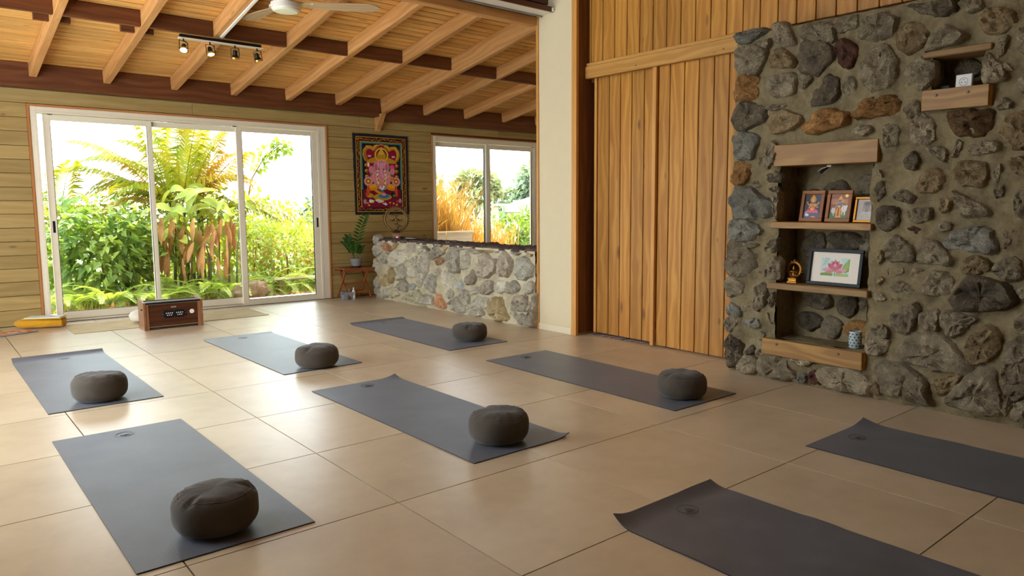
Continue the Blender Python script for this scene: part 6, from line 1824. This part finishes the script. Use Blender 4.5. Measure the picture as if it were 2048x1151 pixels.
for k in range(1500):
    x, y = rp.uniform(.4, 4.8), rp.uniform(3.05, 3.9)
    h_ = rp.uniform(.04, .2)
    dx, dy = rp.gauss(0, .05), rp.gauss(0, .05)
    gt.add([(x, y, -.12), (x + .007, y + .004, -.12), (x + dx, y + dy, -.12 + h_)], [(0, 1, 2)])
o = gt.build('grass', M['leaf_y'])
o['label'], o['category'], o['kind'] = 'loose tufts of bright grass along the garden bed', 'grass', 'stuff'
dl = MB()
for k in range(420):
    x, y = rp.uniform(.4, 4.8), rp.uniform(2.85, 3.7)
    leaf_quad(dl, Vector((x, y, -.095 + .02 * rp.random())), Vector((rp.gauss(0, 1), rp.gauss(0, 1), .2)), UP + rv(rp) * .4, .09, .04, .3)
o = dl.build('fallen_leaves', M['leaf_dry'])
o['label'], o['category'], o['kind'] = 'dry brown leaves littering the garden bed', 'leaves', 'stuff'
rb = random.Random(3)
rk = blob(.24, .16, .14, 2., .22, 22, 14, .38).build('garden_rock', M['rock'], None, .7, TR((2.93, 3.05, -.14)) @ RZ(-.5))
rk['label'], rk['category'] = 'squarish pale boulder on the bed outside the right glass panel', 'rock'
pk = thing('garden_bench', 'low rough bench of two weathered planks behind the right glass panel', 'bench', (3.86, 3.6, 0))
bar('plank', pk, -.42, .45, -.1, -.01, .075, .1, M['w_grey'], .004)
bar('plank', pk, -.38, .47, .01, .1, .08, .105, M['w_grey'], .004)
for x in (-.3, .3):
    bar('leg', pk, x - .04, x + .04, -.08, .08, -.12, .075, M['w_grey'], .004)
# through the alcove window
pb = thing('planter_box', 'sunlit timber planter box outside the alcove window', 'planter', (6.3, 3.2, -.12))
for i in range(5):
    bar('board', pb, -.5, .36, -.2, -.175, .02 + .165 * i, .18 + .165 * i, M['w_grey'] if i == 4 else M['w_trim'], .003)
for x in (-.5, .335):
    for i in range(5):
        bar('board', pb, x, x + .025, -.175, .2, .02 + .165 * i, .18 + .165 * i, M['w_trim'], .003)
bar('rim', pb, -.53, .39, -.225, -.13, .845, .875, M['w_grey'], .003)
MB().box(-.47, .33, -.17, .2, .7, .8).build('soil', M['soil'], pb)
rg = thing('ornamental_grass', 'tall orange reed grass with pale plumes outside the alcove window', 'grass', (6.5, 3.9, -.12))
r_ = random.Random(8)
mb, mw = MB(), MB()
for k in range(2600):
    u = r_.random()
    if u < .62:
        x, hm__ = r_.uniform(-.9, .25), r_.uniform(1.3, 2.05)
    else:
        x, hm__ = r_.uniform(.2, 1.5), r_.uniform(.7, 1.45)
    if x > .7:
        hm__ *= .75
    y = r_.uniform(-.35, .5)
    p = Vector((x, y, 0.1))
    d = (UP + rv(r_) * .16).normalized()
    b_ = p + d * hm__ * .6
    c_ = b_ + (d + rv(r_) * .35 - UP * .1 * r_.random()).normalized() * hm__ * .4
    w_ = ER * r_.uniform(.004, .008)
    mb.add([p - w_, p + w_, b_ + w_, b_ - w_, c_], [(0, 1, 2, 3), (3, 2, 4)])
    if k % 5 == 0:
        leaf_quad(mw, c_ - UP * .05, UP + rv(r_) * .4, EC, .13, .022, .3)
o = mb.build('blade_mass', M['reed'], rg)
o['kind'] = 'stuff'
o = mw.build('plume_mass', M['reed_w'], rg)
o['kind'] = 'stuff'
shrub('garden_bush', 'lime-leaved bush in front of the fence outside the alcove window', 'bush', [((8.6, 4.4, .45), (.6, .4, .55), 900), ((9.4, 4.7, .55), (.5, .4, .6), 700), ((7.9, 4.6, .25), (.4, .3, .4), 350)], M['leaf_w'], .13, .075, 41, [[(8.6, 4.4, -.12), (8.6, 4.4, .6)]])
fe = thing('garden_fence', 'grey timber fence posts with one top rail outside the alcove window', 'fence', (9.4, 6., -.2))
for x in (-.02, 1.8, 3.6):
    bar('post', fe, x, x + .12, 0, .12, 0, 1.38, M['w_grey'], .006)
bar('post', fe, -.25, -.15, .1, .2, 0, 1.15, M['w_grey'], .006)
bar('rail', fe, -.1, 5., -.04, 0, 1.36, 1.42, M['w_grey'], .004)
hs = thing('far_house', 'white sheet roof of a distant low house beyond the fence', 'house', (28.6, 25, -1.25))
MB().prism([(-2.2, 2.0), (2.6, 2.0), (2.6, 2.3), (.8, 3.1), (-2.2, 2.35)], 0, 3).build('roof', M['roofing'], hs, None, RX(pi / 2) @ TR((0, 0, -3)))
MB().box(-2, 2.4, .2, 2.8, 0, 2.05).build('house_wall', M['white'], hs)
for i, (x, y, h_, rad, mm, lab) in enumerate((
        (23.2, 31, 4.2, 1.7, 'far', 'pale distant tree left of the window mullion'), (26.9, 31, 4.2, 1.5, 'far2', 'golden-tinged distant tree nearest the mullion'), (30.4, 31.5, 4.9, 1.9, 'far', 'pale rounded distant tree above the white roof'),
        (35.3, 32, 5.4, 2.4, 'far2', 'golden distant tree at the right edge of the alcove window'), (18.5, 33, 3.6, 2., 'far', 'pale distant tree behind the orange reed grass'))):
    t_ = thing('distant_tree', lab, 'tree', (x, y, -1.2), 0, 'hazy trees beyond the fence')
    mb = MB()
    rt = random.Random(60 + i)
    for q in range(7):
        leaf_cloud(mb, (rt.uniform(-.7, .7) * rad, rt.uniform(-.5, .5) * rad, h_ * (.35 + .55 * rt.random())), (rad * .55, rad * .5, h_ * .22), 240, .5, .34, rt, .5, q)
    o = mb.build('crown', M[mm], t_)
    o['kind'] = 'stuff'
    MB().tube([(0, 0, 0), (.05, 0, h_ * .6)], [.16, .08], 8).build('trunk', M['bark'], t_, 3.5)
